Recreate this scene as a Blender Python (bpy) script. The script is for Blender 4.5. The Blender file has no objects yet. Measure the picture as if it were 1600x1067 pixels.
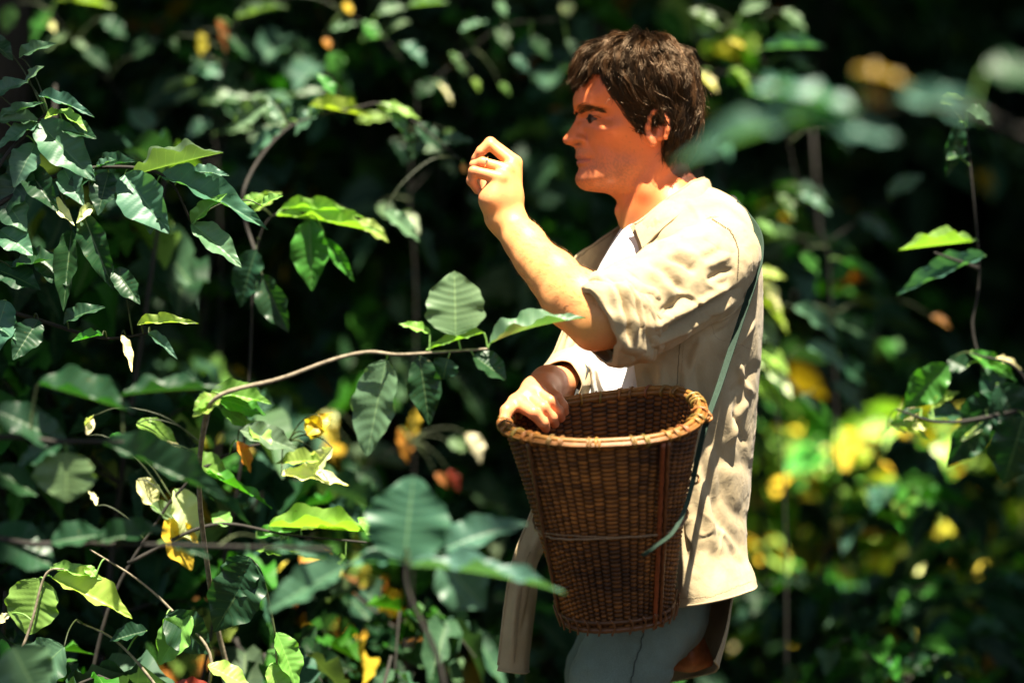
import bpy, bmesh, math, random
import numpy as np
from mathutils import Vector, Matrix

# ------------------------------------------------------------------ camera, sky, sun, exposure
SC = bpy.context.scene
D = 3.8            # camera to the man, metres
ZC = 1.315         # camera height
SUN = np.array([0.10, -0.30, 0.95]); SUN /= np.linalg.norm(SUN)     # towards the sun
cam = bpy.data.cameras.new("camera"); camo = bpy.data.objects.new("camera", cam)
SC.collection.objects.link(camo); SC.camera = camo
camo.location = (0, -D, ZC); camo.rotation_euler = (math.pi / 2, 0, 0)
cam.sensor_width = 36; cam.lens = 36 * D / 1.6
cam.clip_start = 0.05; cam.clip_end = 500
cam.dof.use_dof = True; cam.dof.focus_distance = D - 0.17; cam.dof.aperture_fstop = 1.65
w = bpy.data.worlds.new("World"); SC.world = w; w.use_nodes = True
nt = w.node_tree; bg = nt.nodes["Background"]
sky = nt.nodes.new("ShaderNodeTexSky"); sky.sky_type = 'NISHITA'; sky.sun_disc = False
sky.sun_elevation = math.asin(SUN[2]); sky.sun_rotation = math.atan2(SUN[0], SUN[1])
sky.dust_density = 2.5; sky.ozone_density = .4
nt.links.new(sky.outputs[0], bg.inputs[0]); bg.inputs[1].default_value = 0.05
sl = bpy.data.lights.new("sun", 'SUN'); sl.energy = 5.0; sl.angle = math.radians(0.5); sl.color = (1.0, 0.91, 0.74)
so = bpy.data.objects.new("sun", sl); SC.collection.objects.link(so)
so.rotation_euler = Vector(SUN).to_track_quat('Z', 'Y').to_euler(); so.location = (3, -3, 8)
SC.view_settings.view_transform = 'Standard'; SC.view_settings.look = 'None'
SC.view_settings.exposure = 2.2; SC.view_settings.gamma = 1
SC.cycles.use_denoising = True
SC.cycles.max_bounces = 6; SC.cycles.diffuse_bounces = 3; SC.cycles.transparent_max_bounces = 8; SC.cycles.sample_clamp_indirect = 4

RNG = np.random.default_rng(7); random.seed(7)

def P(px, py, y=0.0):
    """a point of the photograph (1600 wide) at depth y metres behind the man"""
    s = (D + y) / D
    return np.array([(px - 800) * .001 * s, y, ZC + (533.5 - py) * .001 * s])

# ------------------------------------------------------------------ mesh helpers
class Acc:
    def __init__(s):
        s.v = []; s.q = []; s.t = []; s.uv = []; s.c = []; s.n = 0
    def add(s, v, quads=None, tris=None, uv=None, col=None):
        v = np.asarray(v, float).reshape(-1, 3); m = len(v)
        s.v.append(v)
        if quads is not None and len(quads): s.q.append(np.asarray(quads, np.int64) + s.n)
        if tris is not None and len(tris): s.t.append(np.asarray(tris, np.int64) + s.n)
        s.uv.append(np.zeros((m, 2)) if uv is None else np.asarray(uv, float).reshape(-1, 2))
        c = np.ones((m, 4))
        if col is not None:
            col = np.asarray(col, float); c[:, :col.shape[-1]] = col
        s.c.append(c); s.n += m
    def build(s, name, mat, parent=None, smooth=True):
        v = np.concatenate(s.v); q = np.concatenate(s.q) if s.q else np.zeros((0, 4), int)
        t = np.concatenate(s.t) if s.t else np.zeros((0, 3), int)
        me = bpy.data.meshes.new(name)
        me.vertices.add(len(v)); me.vertices.foreach_set("co", v.astype(np.float32).ravel())
        li = np.concatenate([q.ravel(), t.ravel()]).astype(np.int32)
        me.loops.add(len(li)); me.loops.foreach_set("vertex_index", li)
        tot = np.concatenate([np.full(len(q), 4), np.full(len(t), 3)]).astype(np.int32)
        st = np.concatenate([[0], np.cumsum(tot)[:-1]]).astype(np.int32)
        me.polygons.add(len(tot)); me.polygons.foreach_set("loop_start", st)
        me.polygons.foreach_set("loop_total", tot)
        me.polygons.foreach_set("use_smooth", np.full(len(tot), smooth))
        uvl = me.uv_layers.new(name="UVMap"); uv = np.concatenate(s.uv)
        uvl.data.foreach_set("uv", uv[li].astype(np.float32).ravel())
        ca = me.color_attributes.new("Col", 'FLOAT_COLOR', 'POINT')
        ca.data.foreach_set("color", np.concatenate(s.c).astype(np.float32).ravel())
        me.update(); me.validate()
        if mat: me.materials.append(mat)
        o = bpy.data.objects.new(name, me); SC.collection.objects.link(o)
        if parent is not None:
            o.parent = parent
            o.matrix_parent_inverse = Matrix.Translation(-Vector(parent.location))
        return o

def tag(o, label=None, cat=None, group=None, kind=None):
    if label: o['label'] = label
    if cat: o['category'] = cat
    if group: o['group'] = group
    if kind: o['kind'] = kind
    return o

def empty(name, loc, label=None, cat=None, group=None):
    o = bpy.data.objects.new(name, None); SC.collection.objects.link(o); o.location = loc
    o.empty_display_size = .1
    return tag(o, label, cat, group)

def nrm(a):
    a = np.asarray(a, float); return a / (np.linalg.norm(a, axis=-1, keepdims=True) + 1e-12)

def catmull(pts, n):
    """n points along a Catmull-Rom curve through pts (any width)"""
    p = np.asarray(pts, float); k = len(p)
    if k == 2: return p[0] + (p[1] - p[0]) * np.linspace(0, 1, n)[:, None]
    pp = np.concatenate([[2 * p[0] - p[1]], p, [2 * p[-1] - p[-2]]])
    u = np.linspace(0, k - 1, n); i = np.minimum(u.astype(int), k - 2); f = (u - i)[:, None]
    a, b, c, d = pp[i], pp[i + 1], pp[i + 2], pp[i + 3]
    return .5 * (2 * b + (c - a) * f + (2 * a - 5 * b + 4 * c - d) * f * f + (3 * b - a - 3 * c + d) * f ** 3)

def grid_faces(nu, nv, wrap_v=False):
    i = np.arange(nu - 1)[:, None]; j = np.arange(nv if wrap_v else nv - 1)[None, :]; j2 = (j + 1) % nv
    return np.stack([i * nv + j, i * nv + j2, (i + 1) * nv + j2, (i + 1) * nv + j], -1).reshape(-1, 4)

def tube(acc, pts, rad, n=None, sides=8, col=None, cap=True, smoothc=True):
    pts = np.asarray(pts, float)
    n = n or max(2, 4 * (len(pts) - 1) + 1)
    rad = np.broadcast_to(np.asarray(rad, float), (len(pts),)) if np.ndim(rad) == 0 or len(np.atleast_1d(rad)) == len(pts) else np.asarray(rad)
    pr = catmull(np.concatenate([pts, rad[:, None]], 1), n) if smoothc else np.concatenate([pts, rad[:, None]], 1)
    n = len(pr)
    p, r = pr[:, :3], np.maximum(pr[:, 3], 1e-5)
    tn = nrm(np.gradient(p, axis=0))
    up = np.array([0, 0, 1.]) if abs(tn[0][2]) < .9 else np.array([1., 0, 0])
    s = np.zeros_like(p); s[0] = nrm(np.cross(tn[0], up))
    for i in range(1, n):
        x = s[i - 1] - tn[i] * np.dot(s[i - 1], tn[i]); s[i] = nrm(x)
    b = np.cross(tn, s); a = np.linspace(0, 2 * math.pi, sides, endpoint=False)
    v = p[:, None] + r[:, None, None] * (np.cos(a)[None, :, None] * s[:, None] + np.sin(a)[None, :, None] * b[:, None])
    v = v.reshape(-1, 3); f = grid_faces(n, sides, True); t = None
    L = np.concatenate([[0], np.cumsum(np.linalg.norm(np.diff(p, axis=0), axis=1))])
    uv = np.stack([np.repeat(L, sides), np.tile(a / 6.2832, n)], 1)
    if cap:
        v = np.concatenate([v, p[:1], p[-1:]]); k = np.arange(sides); k2 = (k + 1) % sides
        t = np.concatenate([np.stack([np.full(sides, n * sides), k2, k], 1),
                            np.stack([np.full(sides, n * sides + 1), (n - 1) * sides + k, (n - 1) * sides + k2], 1)])
        uv = np.concatenate([uv, uv[:1], uv[-1:]])
    acc.add(v, f, t, uv, col)

def vnoise(p, seed=0):
    """smooth value noise on (N,3) points, -1..1"""
    p = np.asarray(p, float); i = np.floor(p).astype(np.int64); f = p - i; f = f * f * (3 - 2 * f); out = 0
    for dx in (0, 1):
        for dy in (0, 1):
            for dz in (0, 1):
                h = ((i[..., 0] + dx) * 73856093) ^ ((i[..., 1] + dy) * 19349663) ^ ((i[..., 2] + dz) * 83492791) ^ (seed * 2654435)
                h = (h * 1103515245 + 12345) & 0x7fffffff; h = ((h >> 8) & 0xffff) / 32767.5 - 1
                wgt = (f[..., 0] if dx else 1 - f[..., 0]) * (f[..., 1] if dy else 1 - f[..., 1]) * (f[..., 2] if dz else 1 - f[..., 2])
                out = out + wgt * h
    return out

# ------------------------------------------------------------------ materials
def newmat(name):
    m = bpy.data.materials.new(name); m.use_nodes = True; n = m.node_tree
    return m, n, n.nodes["Principled BSDF"], n.nodes["Material Output"]
def N(n, t, **k):
    x = n.nodes.new(t)
    for a, b in k.items(): setattr(x, a, b)
    return x
def mixc(n, fac, a, b, mode='MIX'):
    x = N(n, 'ShaderNodeMix', data_type='RGBA', blend_type=mode)
    for s, v in ((0, fac), (6, a), (7, b)):
        if hasattr(v, 'links') or hasattr(v, 'is_linked'): n.links.new(v, x.inputs[s])
        elif s == 0: x.inputs[0].default_value = v
        else: x.inputs[s].default_value = (*v, 1)[:4]
    return x.outputs[2]
def mathn(n, op, a, b=None, c=None):
    x = N(n, 'ShaderNodeMath', operation=op)
    for k, v in enumerate((a, b, c)):
        if v is None: continue
        if hasattr(v, 'is_linked'): n.links.new(v, x.inputs[k])
        else: x.inputs[k].default_value = v
    return x.outputs[0]
def noise(n, scale, detail=3, coord='Object', rough=.55, dist=0):
    tc = N(n, 'ShaderNodeTexCoord'); x = N(n, 'ShaderNodeTexNoise')
    x.inputs['Scale'].default_value = scale; x.inputs['Detail'].default_value = detail
    x.inputs['Roughness'].default_value = rough; x.inputs['Distortion'].default_value = dist
    n.links.new(tc.outputs[coord], x.inputs['Vector']); return x.outputs['Fac']
def ramp(n, fac, stops):
    r = N(n, 'ShaderNodeValToRGB'); n.links.new(fac, r.inputs[0]); e = r.color_ramp.elements
    while len(e) < len(stops): e.new(.5)
    for k, (p, c) in enumerate(stops):
        e[k].position = p; e[k].color = (*c, 1) if len(c) == 3 else c
    return r.outputs[0]
def bump(n, h, strength, dist, bs):
    b = N(n, 'ShaderNodeBump'); b.inputs['Strength'].default_value = strength; b.inputs['Distance'].default_value = dist
    n.links.new(h, b.inputs['Height']); n.links.new(b.outputs[0], bs.inputs['Normal']); return b

def leaf_mat(name, rough=.42, trans=.32, spec=.5, hero=False):
    m, n, bs, out = newmat(name)
    at = N(n, 'ShaderNodeAttribute', attribute_name='Col'); uv = N(n, 'ShaderNodeUVMap'); sx = N(n, 'ShaderNodeSeparateXYZ')
    n.links.new(uv.outputs[0], sx.inputs[0])
    s = mathn(n, 'ABSOLUTE', sx.outputs[0])                      # 0 midrib .. 1 margin
    mid = mathn(n, 'LESS_THAN', s, .035)
    ph = mathn(n, 'SUBTRACT', mathn(n, 'MULTIPLY', mathn(n, 'POWER', sx.outputs[1], .9), 64.0), mathn(n, 'MULTIPLY', s, 9.0))
    lat = mathn(n, 'GREATER_THAN', mathn(n, 'COSINE', ph), .955)
    vein = mathn(n, 'MAXIMUM', mid, mathn(n, 'MULTIPLY', lat, .25))
    col = at.outputs['Color']
    nz = noise(n, 22, 4)
    col = mixc(n, mathn(n, 'MULTIPLY', nz, .55), col, mixc(n, 1.0, col, (1.9, 1.7, 1.2), 'MULTIPLY'))
    if hero:
        nb = noise(n, 130, 3); spots = mathn(n, 'GREATER_THAN', nb, .70)
        col = mixc(n, mathn(n, 'MULTIPLY', spots, .5), col, (.12, .10, .03))
    col = mixc(n, mathn(n, 'MULTIPLY', vein, .45), col, mixc(n, 1.0, mixc(n, .25, col, (.35, .45, .2)), (1.5, 1.5, 1.4), 'MULTIPLY'))
    n.links.new(col, bs.inputs['Base Color'])
    bs.inputs['Roughness'].default_value = rough; bs.inputs['Specular IOR Level'].default_value = spec
    hgt = mathn(n, 'SUBTRACT', mathn(n, 'MULTIPLY', mathn(n, 'COSINE', ph), -.5), mathn(n, 'MULTIPLY', mid, .8))
    bump(n, hgt, .3, .0008, bs)
    tr = N(n, 'ShaderNodeBsdfTranslucent'); n.links.new(mixc(n, 1.0, col, (1.7, 1.9, .55), 'MULTIPLY'), tr.inputs[0])
    mx = N(n, 'ShaderNodeMixShader'); mx.inputs[0].default_value = trans
    n.links.new(bs.outputs[0], mx.inputs[1]); n.links.new(tr.outputs[0], mx.inputs[2]); n.links.new(mx.outputs[0], out.inputs[0])
    return m
M_LEAF = leaf_mat('leaf', .46, .30, .5, hero=True); M_BLEAF = leaf_mat('leaf_background', .5, .2, .10); M_CANOPY = leaf_mat('leaf_canopy', .6, .05, .1)

def bark_mat(name, c1, c2, sc=40):
    m, n, bs, out = newmat(name); nz = noise(n, sc, 5)
    n.links.new(ramp(n, nz, [(.3, c1), (.7, c2)]), bs.inputs['Base Color']); bs.inputs['Roughness'].default_value = .85
    bump(n, nz, .5, .002, bs); return m
M_TWIG = bark_mat('twig_bark', (.10, .08, .05), (.30, .25, .17), 90)
M_DTWIG = bark_mat('bush_bark', (.008, .007, .005), (.022, .018, .012), 60)
M_BARK = bark_mat('tree_bark', (.015, .012, .008), (.04, .032, .022), 12)

# ------------------------------------------------------------------ leaves
def leaf_template(nl=22, nw=8, curl=.18, wav=.05, fold=.12, seed=0, acum=True, quilt=.006):
    """unit leaf: base at 0, tip at +x, width along y (half width 1 at widest, scaled later), up +z"""
    t = np.linspace(0, 1, nl)
    wd = np.sin(np.pi * np.clip(t, 0, 1) ** .86) ** .72
    if acum: wd = wd * (1 - .40 * np.clip((t - .70) / .30, 0, 1) ** .9)
    wd = np.where(t > .985, .01, wd); wd[0] = .03; wd[-1] = .012
    s = np.linspace(-1, 1, nw + 1); r = np.random.default_rng(seed)
    T, S = np.meshgrid(t, s, indexing='ij')
    ph = r.uniform(0, 6.28); ph2 = r.uniform(0, 6.28)
    edge = 1 + .035 * np.sin(T * 30 + ph2) * (nl > 12) + .05 * np.sin(T * 13 + ph)
    x = T - .03 * np.abs(S) * wd[:, None]
    y = S * wd[:, None] * edge
    z = -curl * (T ** 1.7) + fold * np.abs(S) * wd[:, None]
    wv = wav * np.sin(T * 17 + ph + (S > 0) * 1.7) + wav * .35 * np.sin(T * 31 + ph2 + (S > 0) * 2.2)
    z = z + wv * np.abs(S) ** 2 * np.minimum(wd[:, None] * 1.3, 1)
    z = z + quilt * np.cos(T * 60 - np.abs(S) * 9) * np.minimum(1, np.abs(S) * 3) * (nl > 30)
    v = np.stack([x, y, z], -1).reshape(-1, 3); uv = np.stack([S, T], -1).reshape(-1, 2)
    return v, grid_faces(nl, nw + 1), uv

LO = [leaf_template(7, 2, c, .06, f, k) for k, (c, f) in enumerate([(.15, .2), (.3, .1), (.05, .3), (.4, .2)])]
MIDT = [leaf_template(14, 4, c, .07, f, 10 + k) for k, (c, f) in enumerate([(.15, .2), (.3, .12), (.05, .28), (.45, .2)])]

def place_leaves(acc, tmpls, base, dirs, ups, L, W, col, rng):
    base = np.asarray(base); dirs = nrm(dirs); side = nrm(np.cross(ups, dirs)); up = np.cross(dirs, side)
    k = rng.integers(0, len(tmpls), len(base))
    for j, (tv, tf, tuv) in enumerate(tmpls):
        m = np.where(k == j)[0]
        if not len(m): continue
        sc = L[m][:, None]
        v = base[m][:, None] + tv[None, :, 0:1] * (dirs[m] * sc)[:, None] + tv[None, :, 1:2] * (side[m] * W[m][:, None])[:, None] \
            + tv[None, :, 2:3] * (up[m] * sc)[:, None]
        nv = len(tv); f = (tf[None] + (np.arange(len(m)) * nv)[:, None, None]).reshape(-1, 4)
        acc.add(v.reshape(-1, 3), f, None, np.tile(tuv, (len(m), 1)), np.repeat(col[m], nv, 0))
# ------------------------------------------------------------------ ground
def ground_z(x, y):
    x = np.asarray(x, float); y = np.asarray(y, float)
    rise = np.clip((y - 6.5) / 14, 0, 1); rise = rise * rise * (3 - 2 * rise) * 9
    side = np.clip((np.abs(x) - 8) / 12, 0, 1) ** 1.5 * 4 * (y > -30)
    return rise + side + .05 * vnoise(np.stack([x * .9, y * .9, 0 * x], -1)) * np.clip(np.hypot(x - .2, y) / 2 - .3, 0, 1)
def make_ground():
    xs = np.concatenate([np.linspace(-200, -14, 24), np.linspace(-13.5, 13.5, 120), np.linspace(14, 200, 24)])
    ys = np.concatenate([np.linspace(-200, -8, 20), np.linspace(-7.5, 24, 130), np.linspace(25, 220, 20)])
    X, Y = np.meshgrid(xs, ys, indexing='ij'); a = Acc()
    a.add(np.stack([X, Y, ground_z(X, Y)], -1), grid_faces(len(xs), len(ys))[:, ::-1])
    m, n, bs, out = newmat('forest_soil')
    nz = noise(n, 5, 6, rough=.65); nz2 = noise(n, 45, 4)
    c = ramp(n, nz, [(.3, (.012, .010, .005)), (.5, (.028, .020, .010)), (.62, (.016, .024, .007)), (.8, (.05, .03, .012))])
    n.links.new(mixc(n, .5, c, mixc(n, nz2, c, (.04, .026, .014))), bs.inputs['Base Color']); bs.inputs['Roughness'].default_value = .95
    bump(n, nz2, .8, .02, bs)
    tag(a.build('ground', m), kind='structure')
make_ground()

# ------------------------------------------------------------------ lit spots: gaps cut in the added canopy towards the sun
LIT = []      # (point, radius)
def lit(px, py, y, r): LIT.append((P(px, py, y), r))

# colours of leaves
TINT = {'T': (.045, .125, .082), 'D': (.010, .045, .018), 'G': (.035, .17, .02), 'L': (.13, .28, .055), 'C': (.20, .33, .07),  # light green painted as sunlit leaf, teal as leaf in shade
        'W': (.55, .60, .36), 'Y': (.42, .33, .03), 'O': (.40, .16, .02), 'B': (.22, .10, .03), 'K': (.075, .15, .08), 'F': (.042, .120, .088), 'H': (.22, .12, .01), 'R': (.20, .03, .015)}  # white paints sun glare, bluish foreground green paints skylight on leaves

HERO = [leaf_template(40, 14, c, .04, f, 30 + k) for k, (c, f) in enumerate([(.10, .12), (.2, .10), (.05, .2), (.28, .15)])]
HERO_R = [leaf_template(40, 14, .08, .028, .10, 40, acum=False), leaf_template(40, 14, .05, .032, .14, 41, acum=False)]

def hero_leaf(acc, b, t, hw, y0, y1, tint, up=(0, -.75, .65), rnd=False, jit=.0, rng=RNG):
    """a leaf from the base b to the tip t, photo coordinates, depth y0 at its base, y1 at its tip"""
    A = P(*b, y0); B = P(*t, y1); d = B - A; L = np.linalg.norm(d)
    u = np.array(up, float) + rng.normal(0, .12, 3)
    W = hw * .001 * (D + (y0 + y1) / 2) / D / .93
    c = np.array(TINT[tint]) * rng.uniform(.85, 1.15)
    c = c * np.array([rng.uniform(.85, 1.2), 1, rng.uniform(.8, 1.2)])
    tm = (HERO_R if rnd else HERO)[rng.integers(0, 2 if rnd else 4)]
    place_leaves(acc, [tm], A[None], d[None], u[None], np.array([L]), np.array([W]), c[None], rng)
    return A

def hero_plant(name, label, cat, branches, leaves, stem=None, rad=.0035, group=None, pale=False):
    """branches: photo polylines with depth [(px,py,y),...]; stem: the one that goes to the ground"""
    B = [np.array([P(*q) for q in br]) for br in branches]
    root = B[0][0] if stem is None else np.array([stem[0], stem[1], float(ground_z(stem[0], stem[1]))])
    e = empty(name, (root[0], root[1], float(ground_z(root[0], root[1]))), label, cat, group); tw = M_TWIG if pale else M_DTWIG
    sa = Acc()
    if stem is not None:
        top = B[0][0]; s = np.array(stem + (float(ground_z(*stem)) - .05,))
        mid = s + (top - s) * .55 + np.array([.05, .03, .12])
        tube(sa, [s, mid, top], [rad * 2.2, rad * 1.5, rad * 1.1], 16, 8)
        sa.build('stem', tw, e)
    for k, br in enumerate(B):
        ba = Acc(); r = np.linspace(rad * 1.2, rad * .5, len(br)); tube(ba, br, r, 6 * len(br), 7)
        ba.build('branch', tw, e)
    fa = Acc(); pa = np.concatenate([catmull(br, 40) for br in B])
    for lf in leaves:
        A = hero_leaf(fa, *lf[:6], **(lf[6] if len(lf) > 6 else {}))
        j = np.argmin(np.linalg.norm(pa - A, axis=1)); q = pa[j]
        if np.linalg.norm(q - A) > .004:
            dl = np.linalg.norm(q - A)
            tube(fa, [q, q + (A - q) * .35 + [0, 0, dl * .16], q + (A - q) * .75 + [0, 0, dl * .14], A], [.0015, .0013, .0012, .0010], 12, 5, col=(.10, .22, .05, 1) if dl < .05 else (.03, .045, .018, 1))
    fa.build('foliage', M_LEAF, e)
    return e

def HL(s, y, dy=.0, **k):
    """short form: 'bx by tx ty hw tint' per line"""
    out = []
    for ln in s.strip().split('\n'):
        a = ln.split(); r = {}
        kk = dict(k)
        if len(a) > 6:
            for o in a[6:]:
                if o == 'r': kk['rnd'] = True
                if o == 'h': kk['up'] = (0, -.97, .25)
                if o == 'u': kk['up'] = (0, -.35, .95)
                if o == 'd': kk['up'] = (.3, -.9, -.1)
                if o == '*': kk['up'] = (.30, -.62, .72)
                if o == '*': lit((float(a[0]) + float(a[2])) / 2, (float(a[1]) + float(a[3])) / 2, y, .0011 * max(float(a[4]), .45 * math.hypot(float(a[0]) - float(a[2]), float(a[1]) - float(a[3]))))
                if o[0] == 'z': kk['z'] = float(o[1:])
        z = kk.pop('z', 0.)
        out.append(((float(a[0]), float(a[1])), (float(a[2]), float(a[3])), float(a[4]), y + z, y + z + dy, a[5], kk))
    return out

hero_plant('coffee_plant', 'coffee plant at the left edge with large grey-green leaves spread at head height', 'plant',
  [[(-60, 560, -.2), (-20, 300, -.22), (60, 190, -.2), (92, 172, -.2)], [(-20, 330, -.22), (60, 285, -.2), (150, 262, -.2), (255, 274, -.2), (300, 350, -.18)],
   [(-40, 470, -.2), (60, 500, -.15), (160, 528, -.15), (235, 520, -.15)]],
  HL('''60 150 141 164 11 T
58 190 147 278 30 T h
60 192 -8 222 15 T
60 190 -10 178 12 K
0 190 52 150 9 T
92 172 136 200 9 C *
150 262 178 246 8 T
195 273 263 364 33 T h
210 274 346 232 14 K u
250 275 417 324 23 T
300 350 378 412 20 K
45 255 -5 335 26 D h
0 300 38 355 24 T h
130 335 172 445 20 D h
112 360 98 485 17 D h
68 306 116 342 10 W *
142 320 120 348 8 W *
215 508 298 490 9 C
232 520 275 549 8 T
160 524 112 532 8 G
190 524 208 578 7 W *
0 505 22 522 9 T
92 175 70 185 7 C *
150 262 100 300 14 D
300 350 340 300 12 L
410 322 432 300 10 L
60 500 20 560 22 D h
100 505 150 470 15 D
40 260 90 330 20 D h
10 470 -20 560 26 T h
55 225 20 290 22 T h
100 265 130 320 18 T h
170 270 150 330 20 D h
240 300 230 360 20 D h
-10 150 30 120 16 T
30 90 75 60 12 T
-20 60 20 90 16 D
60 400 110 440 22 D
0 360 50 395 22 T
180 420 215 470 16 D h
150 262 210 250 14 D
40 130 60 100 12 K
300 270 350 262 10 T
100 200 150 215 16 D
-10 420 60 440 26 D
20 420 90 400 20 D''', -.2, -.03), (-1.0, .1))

hero_plant('coffee_branch_plant', 'thin coffee plant whose bare pale branch reaches towards the raised elbow', 'plant',
  [[(330, 930, -.05), (312, 780, -.22), (318, 670, -.36), (342, 619, -.42), (440, 591, -.42), (520, 562, -.42), (575, 550, -.42), (625, 554, -.41), (700, 549, -.4), (762, 545, -.4)]],
  HL('''712 524 710 423 44 K h r
756 520 664 540 20 L u r
672 520 624 503 9 L
766 537 898 463 21 T u
604 562 571 713 33 K h r
655 556 672 665 24 D h
700 560 690 592 22 D
740 556 792 592 24 D r
330 620 300 640 14 L *
345 622 300 650 18 C''', -.4, .0), (-.5, .1), rad=.0034, pale=True)

hero_plant('front_coffee_plant', 'coffee plant in front of the basket with broad blurred blue-green leaves around one shoot', 'plant',
  [[(700, 1200, -.85), (690, 1050, -.85), (640, 930, -.85), (632, 875, -.85)]],
  HL('''632 874 646 742 62 F h r
688 862 815 797 27 F
632 880 540 862 24 F u
640 884 885 884 17 F u z-.1
690 876 762 950 42 F h
540 885 415 952 28 F r''', -.85, .0), (.0, -1.1), rad=.004)

hero_plant('sunlit_low_plant', 'low sunlit coffee shoot at the bottom left corner with pale yellow-green leaves', 'plant',
  [[(-40, 1180, -.12), (40, 1000, -.12), (70, 900, -.12), (100, 888, -.12)], [(300, 1160, -.1), (240, 1066, -.1), (180, 1000, -.1), (120, 970, -.1)],
   [(300, 1160, -.1), (330, 1030, -.1), (270, 955, -.1), (215, 905, -.1), (140, 858, -.1)], [(300, 1160, -.1), (420, 1080, -.1), (432, 1000, -.1)]],
  HL('''62 903 42 992 40 L h r *
82 903 208 962 25 C *
300 963 238 1037 26 L h *
325 1040 396 1072 18 C u *
432 988 470 1075 21 L h *
420 1040 445 1090 20 C *
78 885 160 900 10 L u *
150 900 130 880 8 L
15 960 -8 975 8 W *
390 870 350 940 30 D h
400 880 330 990 40 D h
230 985 170 1000 14 D
260 960 330 1020 30 D
100 1010 20 1080 40 K h z-.1
330 1075 250 1080 16 R''', -.11, .0), (-.55, .3), rad=.0026, pale=True)

hero_plant('sunlit_coffee_plant', 'sunlit coffee plant at lower left with a yellow leaf and one painted white as sun glare hanging together', 'plant',
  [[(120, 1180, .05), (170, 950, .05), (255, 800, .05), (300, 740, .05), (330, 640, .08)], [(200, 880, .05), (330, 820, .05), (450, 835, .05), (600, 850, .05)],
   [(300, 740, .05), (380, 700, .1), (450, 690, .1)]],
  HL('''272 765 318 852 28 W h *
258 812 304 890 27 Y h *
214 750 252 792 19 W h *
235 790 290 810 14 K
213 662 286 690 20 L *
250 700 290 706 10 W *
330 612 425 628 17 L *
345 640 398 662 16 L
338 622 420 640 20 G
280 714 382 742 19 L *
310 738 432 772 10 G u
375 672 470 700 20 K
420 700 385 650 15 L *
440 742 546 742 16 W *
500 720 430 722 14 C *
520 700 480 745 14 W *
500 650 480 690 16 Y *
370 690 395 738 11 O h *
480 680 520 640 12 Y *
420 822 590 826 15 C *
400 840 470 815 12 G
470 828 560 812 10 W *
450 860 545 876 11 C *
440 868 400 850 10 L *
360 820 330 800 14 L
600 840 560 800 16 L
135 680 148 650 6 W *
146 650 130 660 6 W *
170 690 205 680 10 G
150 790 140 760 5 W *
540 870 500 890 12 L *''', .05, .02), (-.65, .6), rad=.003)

hero_plant('blurred_left_plant', 'out-of-focus dark coffee plant at the lower left with a round disc-shaped leaf', 'plant',
  [[(-120, 1100, -.7), (-60, 860, -.7), (60, 850, -.7), (200, 850, -.7), (520, 858, -.88)], [(-100, 900, -.7), (-40, 700, -.7), (100, 690, -.7), (200, 690, -.7)]],
  HL('''104 706 103 784 48 K h r
160 692 358 776 27 D
60 600 215 640 26 D
190 618 348 592 17 D u
-10 640 118 690 28 D
-20 835 88 880 46 D r
80 848 165 832 22 D
150 846 265 826 19 D
-10 735 60 770 30 D r
100 690 20 720 20 D
20 1010 60 1090 46 K h r
265 850 330 870 12 D
420 856 545 870 12 T''', -.7, .0), (-1.5, -.7), rad=.0045)

hero_plant('overhanging_foreground_plant', 'strongly blurred foreground branch at top right with soft blue-green leaves and one orange leaf', 'plant',
  [[(1800, 700, -1.66), (1750, 330, -1.68), (1560, 190, -1.7), (1420, 165, -1.7), (1290, 178, -1.7)]],
  HL('''1290 185 1050 208 33 F
1335 178 1190 110 28 F u
1290 195 1405 212 30 F r
1400 150 1575 185 26 F
1335 112 1430 118 23 H u
1352 135 1390 175 13 H h
1540 110 1640 110 32 D
1300 170 1260 190 20 G''', -1.7, .0), (1.35, -1.66), rad=.004)

hero_plant('right_coffee_plant', 'coffee plant at the right edge with sparse dark leaves and tips painted white as sun glare', 'plant',
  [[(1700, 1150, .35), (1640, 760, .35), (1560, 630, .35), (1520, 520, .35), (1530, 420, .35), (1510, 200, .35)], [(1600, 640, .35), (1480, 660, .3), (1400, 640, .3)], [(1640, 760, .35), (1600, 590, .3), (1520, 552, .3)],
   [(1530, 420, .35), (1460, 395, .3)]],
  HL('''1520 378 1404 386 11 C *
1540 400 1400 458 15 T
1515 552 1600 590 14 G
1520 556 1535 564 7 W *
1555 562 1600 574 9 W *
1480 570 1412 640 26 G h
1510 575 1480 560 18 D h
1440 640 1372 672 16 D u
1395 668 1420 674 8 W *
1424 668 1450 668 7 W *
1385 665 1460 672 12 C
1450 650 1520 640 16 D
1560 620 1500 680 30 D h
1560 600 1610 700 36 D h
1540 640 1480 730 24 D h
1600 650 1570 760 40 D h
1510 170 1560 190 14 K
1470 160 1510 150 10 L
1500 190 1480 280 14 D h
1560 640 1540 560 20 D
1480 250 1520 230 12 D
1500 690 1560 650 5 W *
1455 640 1500 610 8 C''', .33, .02), (1.05, .6), rad=.0035)

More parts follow.
